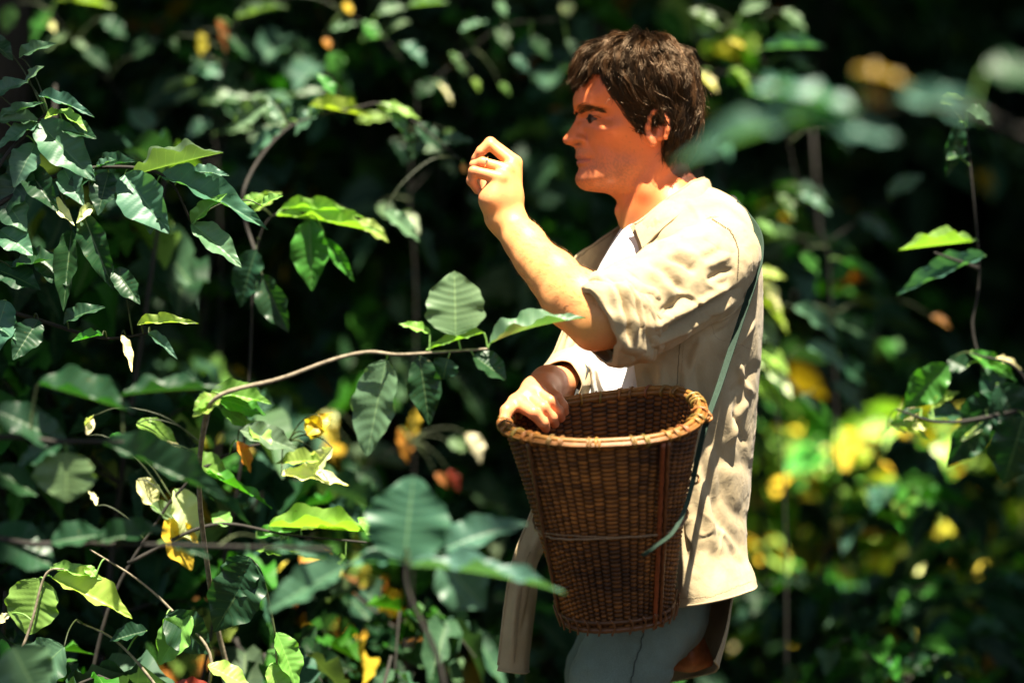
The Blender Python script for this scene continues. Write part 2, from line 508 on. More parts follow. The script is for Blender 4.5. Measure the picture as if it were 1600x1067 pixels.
hero_plant('middle_coffee_plant', 'coffee plant left of the raised hand with one hanging bright green leaf', 'plant',
  [[(300, 1150, .3), (380, 700, .3), (400, 400, .28), (440, 330, .25), (490, 338, .2)], [(400, 400, .28), (380, 300, .4), (450, 200, .6), (560, 168, .62), (600, 165, .62), (660, 200, .62), (724, 254, .6)]],
  HL('''432 337 600 352 12 L *
440 326 565 316 10 L *
484 344 487 455 27 G h
508 372 554 440 10 G h
395 330 440 300 12 C *
380 320 415 300 9 L *
485 165 580 180 13 C * z.4
590 166 658 176 11 C * z.4
500 170 455 205 14 T z.4
440 200 385 245 13 T z.4
450 190 420 150 14 K h z.4
420 160 360 200 16 K h z.4
520 150 500 110 10 G z.4
400 390 370 480 22 D h
410 430 450 520 22 D h
600 330 660 370 14 K z.3
560 345 610 372 12 C z.1
722 256 728 272 8 O * z.35
650 195 692 232 15 D z.4
600 172 650 215 13 T z.4
690 225 738 212 13 D z.4
660 205 640 250 14 D h z.4''', .22, .0), (-.5, .7), rad=.0028)
hero_plant('upper_left_plant', 'blurred coffee plant high in the upper left background with drooping grey-green leaves in loose tufts', 'plant',
  [[(330, 1100, 1.4), (345, 500, 1.4), (340, 260, 1.4), (330, 190, 1.4), (345, 120, 1.4), (360, 40, 1.4)], [(340, 260, 1.4), (240, 200, 1.4), (130, 80, 1.4), (80, 20, 1.4)], [(330, 190, 1.4), (400, 170, 1.4), (450, 150, 1.4)], [(360, 40, 1.4), (420, 20, 1.4)]],
  HL('''90 0 178 4 7 C *
70 32 87 50 7 W *
108 54 52 80 9 K *
116 64 138 76 9 K *
369 28 449 8 10 K *
255 146 309 121 7 K *
276 163 310 132 9 K *
315 160 392 140 18 K *
396 150 430 182 15 K *
350 150 375 190 15 K *
350 207 397 192 8 K *
390 220 445 187 10 K *
312 50 314 92 9 Y *
340 30 356 82 7 B *
262 64 278 74 9 K *
300 92 330 104 9 T *
200 250 253 222 15 K
345 120 300 100 14 T
360 60 400 90 14 D
330 190 290 220 14 T
130 80 170 110 14 D
240 200 200 170 16 T
80 20 40 60 16 G
20 10 5 50 12 L *
160 30 200 55 14 D
465 150 508 135 9 K *
407 214 447 189 10 K *
210 90 250 60 14 D''', 1.4, .0), (-.8, 1.7), rad=.0014)
hero_plant('upper_middle_plant', 'blurred coffee plant in the background between the raised hand and the top edge', 'plant',
  [[(640, 1100, 1.4), (650, 500, 1.4), (640, 300, 1.4), (650, 150, 1.4), (600, 60, 1.4), (540, 20, 1.4)], [(650, 150, 1.4), (720, 90, 1.4), (790, 40, 1.4), (880, 30, 1.4)], [(640, 300, 1.4), (700, 260, 1.4), (850, 310, 1.4)]],
  HL('''400 16 447 8 9 K *
592 22 632 4 11 K *
610 47 640 33 9 K *
564 65 601 55 8 K *
628 70 664 100 17 T *
517 47 557 34 9 K *
537 6 552 20 9 Y *
505 62 516 76 8 O *
520 82 530 120 15 G *
640 10 700 2 9 K *
775 4 794 22 14 K *
880 4 890 26 13 W *
778 43 794 73 13 K *
885 62 900 92 14 K *
703 84 732 112 12 K *
685 131 711 158 5 W *
738 124 752 140 7 L *
780 132 800 146 7 L *
843 322 878 303 15 K *
664 236 692 230 10 K *
692 256 712 275 11 K *
628 340 657 358 18 W *
590 322 620 340 12 K *
695 205 710 220 8 L *
560 190 610 176 8 C
720 50 760 30 12 T
650 150 690 120 12 D
590 60 570 30 12 G
830 60 860 90 12 D
800 90 830 110 10 T
610 220 640 250 10 D
730 310 770 330 12 D''', 1.4, .0), (-.25, 1.8), rad=.0014)
hero_plant('upper_right_plant', 'blurred coffee plant behind the hair and the foreground branch on the right', 'plant',
  [[(1330, 1100, 1.5), (1300, 500, 1.5), (1290, 380, 1.5), (1250, 300, 1.5), (1210, 130, 1.5), (1150, 40, 1.5)], [(1290, 380, 1.5), (1380, 320, 1.5), (1440, 290, 1.5)], [(1210, 130, 1.5), (1110, 110, 1.5)]],
  HL('''1195 76 1290 70 10 T *
1138 64 1168 72 8 Y *
1075 18 1132 42 16 K *
1222 18 1262 44 12 K *
1143 108 1182 138 13 L *
1090 116 1122 142 9 W *
1213 304 1242 343 12 K *
1246 305 1300 330 11 T *
1387 302 1444 272 13 T
1180 346 1214 366 9 L *
1251 398 1280 428 10 G
1316 408 1374 440 9 G
1160 20 1200 5 12 K *
1110 60 1090 30 12 K
1300 200 1330 240 14 D
1340 340 1400 370 14 D
1300 500 1370 530 14 D
1245 480 1300 492 10 T
1310 560 1350 600 14 D
1230 90 1270 110 10 D
1455 495 1485 512 8 B *''', 1.5, .0), (1.2, 1.9), rad=.0014)
hero_plant('dry_leaved_plant', 'low plant with yellow, orange and red dying leaves in sun behind the bare branch', 'plant',
  [[(520, 1150, 1.1), (500, 950, 1.1), (480, 850, 1.1), (560, 740, 1.1), (640, 690, 1.1)], [(500, 950, 1.1), (380, 900, 1.1)]],
  HL('''390 892 455 866 26 Y *
440 905 522 880 24 O *
396 918 462 908 18 O *
470 868 545 892 15 Y *
430 880 490 900 22 Y *
300 905 345 960 16 B
495 650 532 690 20 Y *
520 640 505 670 14 W *
625 668 642 722 13 O *
655 636 640 690 9 Y *
700 735 722 765 10 R *
680 740 705 760 8 B
728 678 752 722 17 W *
700 690 735 700 12 K
560 740 600 760 16 D
540 800 580 840 18 G
380 700 400 740 12 Y *
540 900 560 950 16 B
470 930 420 960 14 B''', 1.1, .0), (-.5, 1.4), rad=.0018)
hero_plant('plant_behind_shoulder', 'coffee plant just behind the shirt back with blurred sunlit pale leaves', 'plant',
  [[(1230, 1150, 1.2), (1225, 760, 1.2), (1200, 560, 1.2), (1180, 420, 1.2)], [(1200, 560, 1.2), (1260, 620, 1.2)]],
  HL('''1180 462 1242 505 20 C *
1186 440 1228 478 14 W *
1180 500 1222 535 18 K
1180 425 1228 428 10 C *
1178 560 1250 608 20 W *
1185 545 1240 575 14 C *
1180 590 1230 640 14 L
1240 480 1320 520 16 T
1260 540 1330 570 16 T
1250 620 1290 640 14 D
1300 600 1360 640 18 D''', 1.2, .0), (1.0, 1.25), rad=.002)

# ------------------------------------------------------------------ generic coffee bushes
def bush(name, label, x, y, h, R, nb, seed, tints, lsize=.14, tmpl=None, group=None, cat='bush', droop=.25, mat=None, top=None, dens=1.0, keep=None):
    rng = np.random.default_rng(seed); z0 = float(ground_z(x, y))
    e = empty(name, (x, y, z0), label, cat, group); base = np.array([x, y, z0 - .04]); sa = Acc()
    ns = rng.integers(1, 4); LB, LD, LU, LL = [], [], [], []; ba = Acc()
    for s in range(ns):
        tp = base + [rng.normal(0, R * .25), rng.normal(0, R * .25), h * rng.uniform(.85, 1)]
        m = (base + tp) / 2 + [rng.normal(0, .05), rng.normal(0, .05), 0]
        tube(sa, [base + [rng.normal(0, .03), rng.normal(0, .03), 0], m, tp], [.012, .007, .003], 14, 6)
        cp = catmull([base, m, tp], 30)
        for b in range(nb // ns):
            f = rng.uniform(.12, 1) ** .8; o = cp[int(f * 29)]; az = rng.uniform(0, 6.283)
            ln = R * rng.uniform(.6, 1.15) * (1.15 - .55 * f)
            d = np.array([math.cos(az), math.sin(az), rng.uniform(-.1, .5)])
            q = [o, o + d * ln * .5 + [0, 0, .04], o + d * ln + [0, 0, -droop * ln]]
            if keep is None or keep(np.array(q)).sum() >= 2: tube(ba, q, [.0030, .0022, .0012], 7, 4, cap=False)
            c = catmull(q, 40); k = max(2, int(ln / lsize * 3.0 * dens))
            for i in range(k):
                u = (i + 1) / k; pt = c[int(u * 39)]; ax = nrm(c[min(39, int(u * 39) + 1)] - c[max(0, int(u * 39) - 2)]); sd = nrm(np.cross(ax, [0, 0, 1.]))
                for sg in (-1, 1):
                    if rng.random() < .12: continue
                    LB.append(pt); LD.append(ax * rng.uniform(.2, .9) + sd * sg + [0, 0, rng.uniform(-.75, .2)])
                    LU.append(np.array([0, 0, 1.]) + rng.normal(0, .42, 3)); LL.append(lsize * rng.uniform(.6, 1.25))
    LB, LD, LU, LL = map(np.array, (LB, LD, LU, LL))
    if keep is not None:
        kk = keep(LB); LB, LD, LU, LL = LB[kk], LD[kk], LU[kk], LL[kk]
    pr = np.array([t[1] for t in tints]); pr = pr / pr.sum(); ci = rng.choice(len(tints), len(LB), p=pr)
    col = (1.0 if any(t[0] == 'W' for t in tints) else .5) * np.array([TINT[t[0]] for t in tints])[ci] * rng.uniform(.7, 1.3, (len(LB), 1)) * np.stack([rng.uniform(.8, 1.25, len(LB)), np.ones(len(LB)), rng.uniform(.8, 1.2, len(LB))], 1)  # shade put into the colour: halved in dark bushes, full in sunlit ones
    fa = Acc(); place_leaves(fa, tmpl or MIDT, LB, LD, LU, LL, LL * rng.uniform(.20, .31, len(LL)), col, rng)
    sa.build('stem', M_DTWIG, e); ba.build('branch', M_DTWIG, e); fa.build('foliage', mat or M_BLEAF, e)
    return e

def man_clear(p):   # keep the man's own space free of foliage
    q = (p[:, 1] > -.62) & (p[:, 1] < .5) & (p[:, 0] > -.2) & (p[:, 0] < .62)
    ok = ~q
    for c, r in LIT:                                     # sun flecks reach in among the leaves
        if c[1] < .3: continue
        dv = p - c; t = dv @ SUN; ok &= ~((np.linalg.norm(dv - t[:, None] * SUN, axis=1) < r * .8) & (t > .12))
    s_ = D / (D + p[:, 1]); X = 800 + p[:, 0] * s_ * 1000; Y = 533.5 - (p[:, 2] - ZC) * s_ * 1000
    return ok & ~((X > 1185) & (Y > 575 + 15 * np.sin(X / 30)) & (Y < 712 + 12 * np.sin(X / 23)) & (p[:, 1] > .9) & (p[:, 1] < 3.0))
std = [('D', 6), ('T', 3), ('G', 2.2), ('K', 1), ('L', .35), ('Y', .12), ('O', .12)]
lush = [('D', 4), ('T', 2), ('G', 4), ('L', 1.5), ('Y', .3), ('O', .2)]
near = [('T', 5), ('K', 2), ('G', 3), ('D', 7), ('L', 1), ('C', .8), ('Y', .1)]
BUSHES = [  # x, y, h, R, nb, tints, leaf, label
 (-0.76, 1.90, 2.43, .62, 34, std, .13, 'tall dark coffee bush right behind the raised hand'),
 (0.15, 2.10, 2.48, .6, 34, std, .13, 'dark coffee bush directly behind the man\'s face'),
 (-1.66, 1.80, 2.48, .6, 34, lush, .14, 'leafy coffee bush behind the grey-green leaves at the left edge'),
 (0.66, 2.40, 2.18, .55, 30, std, .13, 'coffee bush behind the man\'s shoulder'),
 (-0.18, 2.55, 2.78, .7, 36, std, .15, 'tall coffee bush behind the gap between hand and face'),
 (-1.13, 2.85, 2.88, .8, 40, lush, .15, 'tall bright green coffee bush in the upper left background'),
 (0.37, 3.15, 2.78, .8, 38, lush, .15, 'tall coffee bush rising above the man\'s hair'),
 (-2.39, 2.65, 2.78, .8, 36, std, .15, 'coffee bush in shade at the far left of the frame'),
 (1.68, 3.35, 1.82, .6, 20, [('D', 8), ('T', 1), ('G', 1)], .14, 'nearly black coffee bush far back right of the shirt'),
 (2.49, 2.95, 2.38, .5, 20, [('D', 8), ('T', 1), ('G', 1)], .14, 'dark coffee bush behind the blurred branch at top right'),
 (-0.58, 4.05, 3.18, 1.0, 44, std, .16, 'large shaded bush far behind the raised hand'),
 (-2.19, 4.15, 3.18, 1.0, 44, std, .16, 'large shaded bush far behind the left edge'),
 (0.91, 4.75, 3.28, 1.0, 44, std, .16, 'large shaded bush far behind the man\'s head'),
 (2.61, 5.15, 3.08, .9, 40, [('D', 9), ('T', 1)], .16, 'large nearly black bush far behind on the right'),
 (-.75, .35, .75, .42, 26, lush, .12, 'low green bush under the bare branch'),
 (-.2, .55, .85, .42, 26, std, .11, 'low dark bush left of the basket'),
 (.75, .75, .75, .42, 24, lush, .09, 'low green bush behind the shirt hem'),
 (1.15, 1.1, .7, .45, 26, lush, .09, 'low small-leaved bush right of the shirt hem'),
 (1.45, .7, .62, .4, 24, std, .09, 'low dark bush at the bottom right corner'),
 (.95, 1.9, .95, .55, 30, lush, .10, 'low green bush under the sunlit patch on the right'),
 (1.7, 1.6, .95, .5, 26, lush, .10, 'low green bush at the right edge below the tips painted white as sun glare'),
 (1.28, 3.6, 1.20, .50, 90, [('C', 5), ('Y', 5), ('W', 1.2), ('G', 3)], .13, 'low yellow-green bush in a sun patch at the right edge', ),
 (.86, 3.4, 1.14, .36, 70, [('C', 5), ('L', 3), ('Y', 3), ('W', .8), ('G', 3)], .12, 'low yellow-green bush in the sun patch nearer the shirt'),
 (-.50, 1.75, 1.18, .42, 34, [('O', 4), ('Y', 4), ('C', 3), ('G', 3)], .09, 'low bush with yellow and orange leaves in sun behind the bare branch'),
 (-1.0, .75, 2.05, .36, 30, near, .15, 'tall broad-leaved coffee bush at the left edge under the upper left corner'),
 (-.78, .45, 1.85, .34, 30, near, .15, 'coffee bush in half shade behind the leaves at the left edge'),
 (-.48, .55, 1.30, .36, 28, near, .12, 'knee to chest high coffee bush behind the sunlit shoot'),
 (-.66, -.05, .98, .28, 24, near, .12, 'leafy low coffee bush crowding the lower left corner'),
 (-.30, .30, .92, .28, 22, near, .11, 'low coffee bush filling the gap left of the trouser leg'),
]

# sun patches on the bushes and the ground behind
for a in [(520, 160, .9, .075), (620, 168, .9, .05), (1210, 470, 1.1, .07), (1215, 585, 1.0, .07), (650, 345, .7, .05), (500, 330, .4, .08), (700, 235, 1.0, .03), (775, 235, 1.0, .03),
          (470, 20, 1.6, .06), (545, 25, 1.6, .05), (520, 70, 1.6, .04), (400, 160, .6, .07), (310, 130, .9, .06), (1145, 60, 1.8, .06), (1080, 30, 1.8, .05), (880, 15, 1.8, .05), (1250, 640, 2.6, .14), (1300, 650, 2.8, .16), (1400, 630, 3.0, .2), (1500, 650, 2.8, .2), (1350, 600, 3.4, .2),
          (730, 700, .5, .035), (510, 660, .5, .06), (640, 690, .4, .03), (450, 900, .5, .09), (1180, 890, .6, .04), (1205, 905, .6, .03), (150, 5, .7, .06), (75, 40, .6, .03), (1580, 60, .5, .03),
          (735, 620, .5, .03), (640, 350, .5, .04), (480, 560, .6, .04), (1485, 250, 1.3, .05), (1240, 420, 1.4, .03), (1560, 890, .9, .05), (700, 430, 1.2, .03)]:
    lit(*a)
LIT = [(c, r * (1.45 if c[1] > .3 else 1.0)) for c, r in LIT]
LIT += [(np.array([1.35, 3.5, 1.08]), .62), (np.array([.86, 3.3, 1.05]), .45), (np.array([-.48, 1.65, 1.0]), .26), (np.array([.02, 1.3, 1.0]), .08)]
LIT += [(P(100, 740, -.7), .06), (P(250, 735, -.7), .09), (P(230, 180, -.2), .0), (P(640, 820, -.85), .15), (P(780, 870, -.85), .13), (P(480, 910, -.85), .08), (P(1130, 190, -1.7), .10), (P(1260, 150, -1.7), .10), (P(1380, 150, -1.7), .09), (P(1500, 170, -1.7), .08)]
LIT += [(P(1050, 620, -.1), .62), (P(1000, 400, -.15), .42), (P(960, 200, -.05), .27), (P(800, 300, -.15), .17), (P(870, 440, -.2), .17), (P(960, 900, -.1), .3)]

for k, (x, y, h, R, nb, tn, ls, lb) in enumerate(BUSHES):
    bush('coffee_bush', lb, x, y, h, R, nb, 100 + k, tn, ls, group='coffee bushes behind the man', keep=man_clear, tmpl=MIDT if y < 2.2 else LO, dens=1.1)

# ------------------------------------------------------------------ added trees that shade the place, crowns cut open at chosen sun spots
def added_shade_tree(label, x, y, h, lean, R, seed, n=1500):
    rng = np.random.default_rng(seed); z0 = float(ground_z(x, y)); e = empty('added_shade_tree', (x, y, z0), label, 'tree', 'added shade trees')
    ta = Acc(); b = np.array([x, y, z0 - .1]); top = np.array([x + lean[0], y + lean[1], h])
    tube(ta, [b, (b + top) / 2 + [.08, 0, 0], top], [.13, .10, .06], 24, 12)
    la = Acc(); LB = []
    for k in range(16):
        az = k * 2.4 + rng.uniform(-.3, .3); r = R * rng.uniform(.55, 1); st = b + (top - b) * rng.uniform(.72, 1)
        q = [st, st + [math.cos(az) * r * .5, math.sin(az) * r * .5, .45], st + [math.cos(az) * r, math.sin(az) * r, .5 + rng.uniform(-.1, .4)]]
        tube(la, q, [.035, .02, .006], 12, 6)
    ta.build('trunk', M_BARK, e); la.build('limb', M_BARK, e)
    rr = R * np.sqrt(rng.uniform(0, 1, n)) * 1.05; az = rng.uniform(0, 6.283, n)
    LB = np.stack([top[0] + rr * np.cos(az), top[1] + rr * np.sin(az), h + .25 + rng.uniform(-.35, .9, n)], 1)
    keepm = np.ones(n, bool)
    for c, r in LIT:
        dv = LB - c; t = dv @ SUN; dist = np.linalg.norm(dv - t[:, None] * SUN, axis=1)
        keepm &= ~((dist < r + .09) & (t > 0))
    sy = LB[:, 1] + (LB[:, 2] - 1.2) * .32; keepm &= sy > -5.5
    LB = LB[keepm]; m = len(LB)
    d = np.stack([np.cos(az[keepm]), np.sin(az[keepm]), rng.uniform(-.6, .1, m)], 1); L = rng.uniform(.2, .34, m)
    cl = np.array(TINT['D']) * rng.uniform(.7, 1.6, (m, 1))
    LB = LB - d * L[:, None] * .5
    fa = Acc(); place_leaves(fa, LO, LB, d, np.array([0, 0, 1.]) + rng.normal(0, .3, (m, 3)), L, L * .3, cl, rng)
    fa.build('crown', M_CANOPY, e)
for k, (lb, x, y, h, ln, R, n) in enumerate([
  ('slim added shade tree trunk lost in the dark between the upper left bushes', -1.45, 2.45, 4.4, (.3, -1.2), 2.6, 6500),
  ('added shade tree beyond the right edge leaning over the sun patch', 3.3, 3.2, 4.3, (-1.4, -1.3), 2.7, 6500),
  ('added shade tree outside the right edge leaning over the path', 3.0, -.3, 4.6, (-.6, .0), 2.6, 2300),
  ('added shade tree outside the left edge beyond the sunlit shoot', -3.1, -.3, 4.2, (.5, 0), 2.4, 1900),
  ('added shade tree close on the right of the photographer', 1.9, -2.6, 4.6, (-.7, .3), 2.3, 2600),
  ('added shade tree behind the photographer', -.6, -5.6, 4.7, (.3, .6), 2.7, 2600),
  ('tall added shade tree in the middle of the far background', .3, 5.6, 5.0, (0, -.4), 3.0, 6500),
  ('tall added shade tree far back on the left', -3.3, 5.4, 5.0, (0, -.4), 3.0, 6500),
  ('tall added shade tree far back on the right', 4.0, 5.6, 5.0, (0, -.4), 3.0, 6500),
  ]):
    added_shade_tree(lb, x, y, h, ln, R, 400 + k, n)

# ------------------------------------------------------------------ leaf litter, undergrowth, far thicket
def scatter(name, n, box, size, tints, seed, flat=True, mat=None, hgt=.0):
    rng = np.random.default_rng(seed); x = rng.uniform(box[0], box[1], n); y = rng.uniform(box[2], box[3], n)
    z = ground_z(x, y) + .006 + rng.uniform(0, hgt, n) if hgt == 0 else ground_z(x, y) + hgt * rng.uniform(0, 1, n) ** 1.2
    az = rng.uniform(0, 6.283, n)
    d = np.stack([np.cos(az), np.sin(az), rng.uniform(-.1, .25, n) if flat else rng.uniform(-.4, .9, n)], 1)
    L = rng.uniform(size[0], size[1], n); ci = rng.choice(len(tints), n)
    col = np.array([TINT[t] for t in tints])[ci] * rng.uniform(.35, .9, (n, 1))
    a = Acc(); place_leaves(a, LO, np.stack([x, y, z], 1), d, np.array([0, 0, 1.]) + rng.normal(0, .2 if flat else .5, (n, 3)), L, L * .24, col, rng)
    return tag(a.build(name, mat or M_BLEAF), kind='stuff')
scatter('leaf_litter', 9000, (-4, 5, -1.5, 7), (.06, .13), 'BBOORBY', 21)
scatter('undergrowth', 9000, (-3.5, 4.5, 1.2, 8), (.07, .15), 'DDGGTLD', 22, flat=False, hgt=.42)
def thicket():
    rng = np.random.default_rng(31); n = 42000
    x = rng.uniform(-8, 8, n); y = 5.6 + rng.uniform(0, 5.5, n); z = ground_z(x, y) + rng.uniform(0, 1, n) * (3.4 + .8 * vnoise(np.stack([x, y, 0 * x], 1)))
    d = rng.normal(0, 1, (n, 3)); d[:, 2] -= .4; L = rng.uniform(.18, .32, n)
    a = Acc(); col = np.array([TINT[t] for t in 'DDDDT'])[rng.choice(5, n)] * rng.uniform(.3, .8, (n, 1))
    place_leaves(a, LO, np.stack([x, y, z], 1), d, np.array([0, -.4, 1.]) + rng.normal(0, .4, (n, 3)), L, L * .26, col, rng)
    tag(a.build('far_thicket', M_BLEAF), kind='stuff')
thicket()
# ------------------------------------------------------------------ implicit surfaces -> one continuous mesh
def Q(px, py, ymm=0.0): return P(px, py, ymm * .001)
def smin(a, b, k):
    h = np.maximum(k - np.abs(a - b), 0) / k
    return np.minimum(a, b) - h * h * k * .25
def rcone(p, a, b, r1, r2):
    ba = b - a; l2 = ba @ ba; rr = r1 - r2; a2 = l2 - rr * rr; il2 = 1 / l2
    pa = p - a; y = pa @ ba; z = y - l2; x = pa * l2 - y[..., None] * ba; x2 = (x * x).sum(-1)
    y2 = y * y * l2; z2 = z * z * l2; k = np.sign(rr) * rr * rr * x2
    d = (np.sqrt(x2 * a2 * il2) + y * rr) * il2 - r1
    c1 = np.sign(z) * a2 * z2 > k; c2 = np.sign(y) * a2 * y2 < k
    return np.where(c1, np.sqrt(x2 + z2) * il2 - r2, np.where(c2, np.sqrt(x2 + y2) * il2 - r1, d))
def ellipsoid(p, c, R, r):
    q = (p - c) @ R; k0 = np.linalg.norm(q / r, axis=-1); k1 = np.linalg.norm(q / (r * r), axis=-1) + 1e-9
    return k0 * (k0 - 1) / k1
class Group:
    def __init__(s, k, prims, kin=.006):
        s.k = k; s.prims = prims; s.kin = kin; cs = []; 
        for pr in prims:
            if pr[0] == 'c': cs += [(pr[1], pr[3]), (pr[2], pr[4])]
            elif pr[0] == 'e': cs += [(pr[1], max(pr[3]))]
            else: cs += [(pr[2], pr[3])]
        c = np.array([q[0] for q in cs]); s.c = (c.min(0) + c.max(0)) / 2
        s.R = max(np.linalg.norm(q[0] - s.c) + q[1] for q in cs)
    def __call__(s, p):
        d = None
        for pr in s.prims:
            if pr[0] == 'c': e = rcone(p, pr[1], pr[2], pr[3], pr[4])
            elif pr[0] == 'e': e = ellipsoid(p, pr[1], pr[2], pr[3])
            else: e = pr[1](p)
            d = e if d is None else smin(d, e, s.kin)
        return d
def eval_groups(groups, cen, pts, margin):
    out = np.full(pts.shape[:2], .2)
    for g in groups:
        m = np.linalg.norm(cen - g.c, axis=1) < g.R + margin
        if m.any(): out[m] = smin(out[m], g(pts[m]), g.k)
    return out
def surface_net(groups, lo, hi, h, B=8, disp=None, project=True):
    lo = np.array(lo, float); nb = np.ceil((np.array(hi) - lo) / (B * h)).astype(int); n = nb * B
    bi = np.stack(np.meshgrid(*[np.arange(k) for k in nb], indexing='ij'), -1).reshape(-1, 3)
    cen = lo + (bi * B + (B - 1) / 2) * h
    d = np.concatenate([eval_groups(groups, c, c[:, None], .12)[:, 0] for c in np.array_split(cen, max(1, len(cen) // 20000))])
    keep = np.abs(d) < B * h * .87 * 1.5 + .006; bi = bi[keep]; cen = cen[keep]
    loc = np.stack(np.meshgrid(*[np.arange(B)] * 3, indexing='ij'), -1).reshape(-1, 3)
    val = np.full(n, 9.0, np.float32)
    for k in range(0, len(bi), 1500):
        idx = bi[k:k + 1500, None] * B + loc[None]; pts = lo + idx * h
        v = eval_groups(groups, cen[k:k + 1500], pts, B * h + .03)
        if disp is not None: v = v - disp(pts)
        val[idx[..., 0], idx[..., 1], idx[..., 2]] = v
    idx = (bi[:, None] * B + loc[None]).reshape(-1, 3); idx = idx[(idx < n - 1).all(1)]
    C = np.array([(a, b, c) for a in (0, 1) for b in (0, 1) for c in (0, 1)])
    V = np.stack([val[idx[:, 0] + c[0], idx[:, 1] + c[1], idx[:, 2] + c[2]] for c in C], 1)
    s = V < 0; m = s.any(1) & ~s.all(1) & (V < 5).all(1); idx = idx[m]; V = V[m]; s = s[m]
    acc = np.zeros((len(idx), 3)); cnt = np.zeros(len(idx))
    for a in range(8):
        for b in range(a + 1, 8):
            if np.abs(C[a] - C[b]).sum() != 1: continue
            x = s[:, a] != s[:, b]; t = V[:, a] / (V[:, a] - V[:, b] + 1e-12); t = np.clip(t, 0, 1)
            acc[x] += C[a] + t[x, None] * (C[b] - C[a]); cnt[x] += 1
    vert = lo + (idx + acc / cnt[:, None]) * h
    key = (idx[:, 0].astype(np.int64) * n[1] + idx[:, 1]) * n[2] + idx[:, 2]; o = np.argsort(key); ks = key[o]
    def find(i):
        kk = (i[:, 0].astype(np.int64) * n[1] + i[:, 1]) * n[2] + i[:, 2]; j = np.clip(np.searchsorted(ks, kk), 0, len(ks) - 1)
        return np.where(ks[j] == kk, o[j], -1)
    Fs = []
    for ax in range(3):
        e = np.zeros(3, int); e[ax] = 1; bit = {0: 4, 1: 2, 2: 1}[ax]
        x = s[:, 0] != s[:, bit]; i0 = idx[x]; neg = s[x, 0]
        u = np.zeros(3, int); u[(ax + 1) % 3] = 1; w = np.zeros(3, int); w[(ax + 2) % 3] = 1
        q = np.stack([find(i0), find(i0 - u), find(i0 - u - w), find(i0 - w)], 1); q = np.where(neg[:, None], q, q[:, ::-1])
        Fs.append(q[(q >= 0).all(1)])
    F = np.concatenate(Fs)
    # relax
    for _ in range(2):
        sm = np.zeros_like(vert); c = np.zeros(len(vert))
        for a, b in ((0, 1), (1, 2), (2, 3), (3, 0)):
            for q, r in ((a, b), (b, a)):
                np.add.at(sm, F[:, q], vert[F[:, r]]); np.add.at(c, F[:, q], 1)
        vert = vert * .6 + .4 * sm / np.maximum(c, 1)[:, None]
    return vert, F

# ------------------------------------------------------------------ head: half width over the profile
PROFILE = [(902, 137, 60), (895.5, 152, 60), (895.2, 162, 60), (896, 169, 55), (898.5, 176, 25), (900.5, 182, 14), (898, 189, 12), (893, 197, 12), (888, 205, 13), (882.5, 212, 16),
  (879, 217, 18), (880.2, 222, 18), (884.5, 225.5, 20), (891, 227, 20), (897, 230, 18), (899.5, 235, 25), (899.6, 240, 30), (898.4, 244.5, 32), (900.0, 248.2, 32), (903.2, 250.4, 28), (900.6, 252.6, 32),
  (901, 257, 32), (904, 262, 32), (903, 267, 32), (899.6, 273, 32), (898.4, 280, 32), (900, 287, 32), (905.5, 293.5, 28), (914, 297.8, 26), (925, 299.5, 24), (940, 301, 24), (956, 302, 24), (975, 303, 24), (995, 302, 24), (1020, 295, 30),
  (1045, 275, 40), (1066, 250, 50), (1080, 220, 60), (1088, 185, 65), (1087, 150, 70), (1080, 118, 70), (1066, 92, 70), (1045, 73, 70), (1020, 64, 70), (990, 60, 70), (960, 64, 70), (935, 75, 70), (917, 92, 65), (907, 115, 60)]
INNER = [(899, 176, 13), (904, 181, 9), (909, 184, 11.5), (914, 187, 17), (906, 176, 17), (902, 168, 27), (911, 167, 41), (924, 169, 50), (938, 171, 55), (950, 177, 58),
  (919, 186, 26), (924, 189, 34.5), (931, 188, 41.5), (940, 188, 46), (948, 190, 51), (905, 150, 32), (905, 140, 28), (918, 148, 47), (935, 145, 57), (955, 140, 65), (915, 125, 32), (935, 115, 50), (980, 120, 73), (1010, 120, 76), (1040, 120, 75),
  (1065, 130, 63), (1075, 165, 48), (1060, 200, 58), (1035, 170, 73), (990, 85, 55), (1030, 90, 60), (960, 95, 52),
  (893, 203, 5.5), (899, 200, 9), (905, 197, 12), (910, 196, 15), (885, 214, 7.5), (890, 212, 9.5), (896, 212, 12), (903, 211, 15), (888, 221, 11), (909, 205, 16.5), (915, 203, 22),
  (917, 212, 23), (914, 220, 22.5), (920, 200, 30), (928, 204, 41), (940, 205, 53), (955, 206, 62), (970, 205, 66), (990, 203, 69), (1010, 198, 71), (925, 218, 34), (940, 222, 46), (958, 225, 55), (980, 225, 62),
  (903, 232, 9), (906, 240, 15), (911, 236, 19), (916, 242, 23), (924, 245, 28), (920, 232, 26), (932, 236, 36), (930, 251, 32), (945, 245, 45), (960, 245, 50), (975, 250, 54), (995, 245, 60),
  (906, 250.4, 11), (912, 250.6, 18), (920, 251, 23.5), (906, 255, 13), (914, 256, 20.5), (908, 263, 13), (918, 264, 25), (905, 275, 15), (912, 278, 22), (922, 280, 31), (935, 275, 39), (950, 270, 46), (968, 270, 50),
  (915, 289, 20), (930, 290, 30), (950, 288, 38), (970, 284, 45), (990, 273, 53), (1003, 255, 59), (960, 296, 20), (985, 295, 32), (1025, 240, 62), (1045, 225, 60), (1030, 265, 48)]
_pts = []; _val = []
pp = np.array(PROFILE); npf = len(pp)
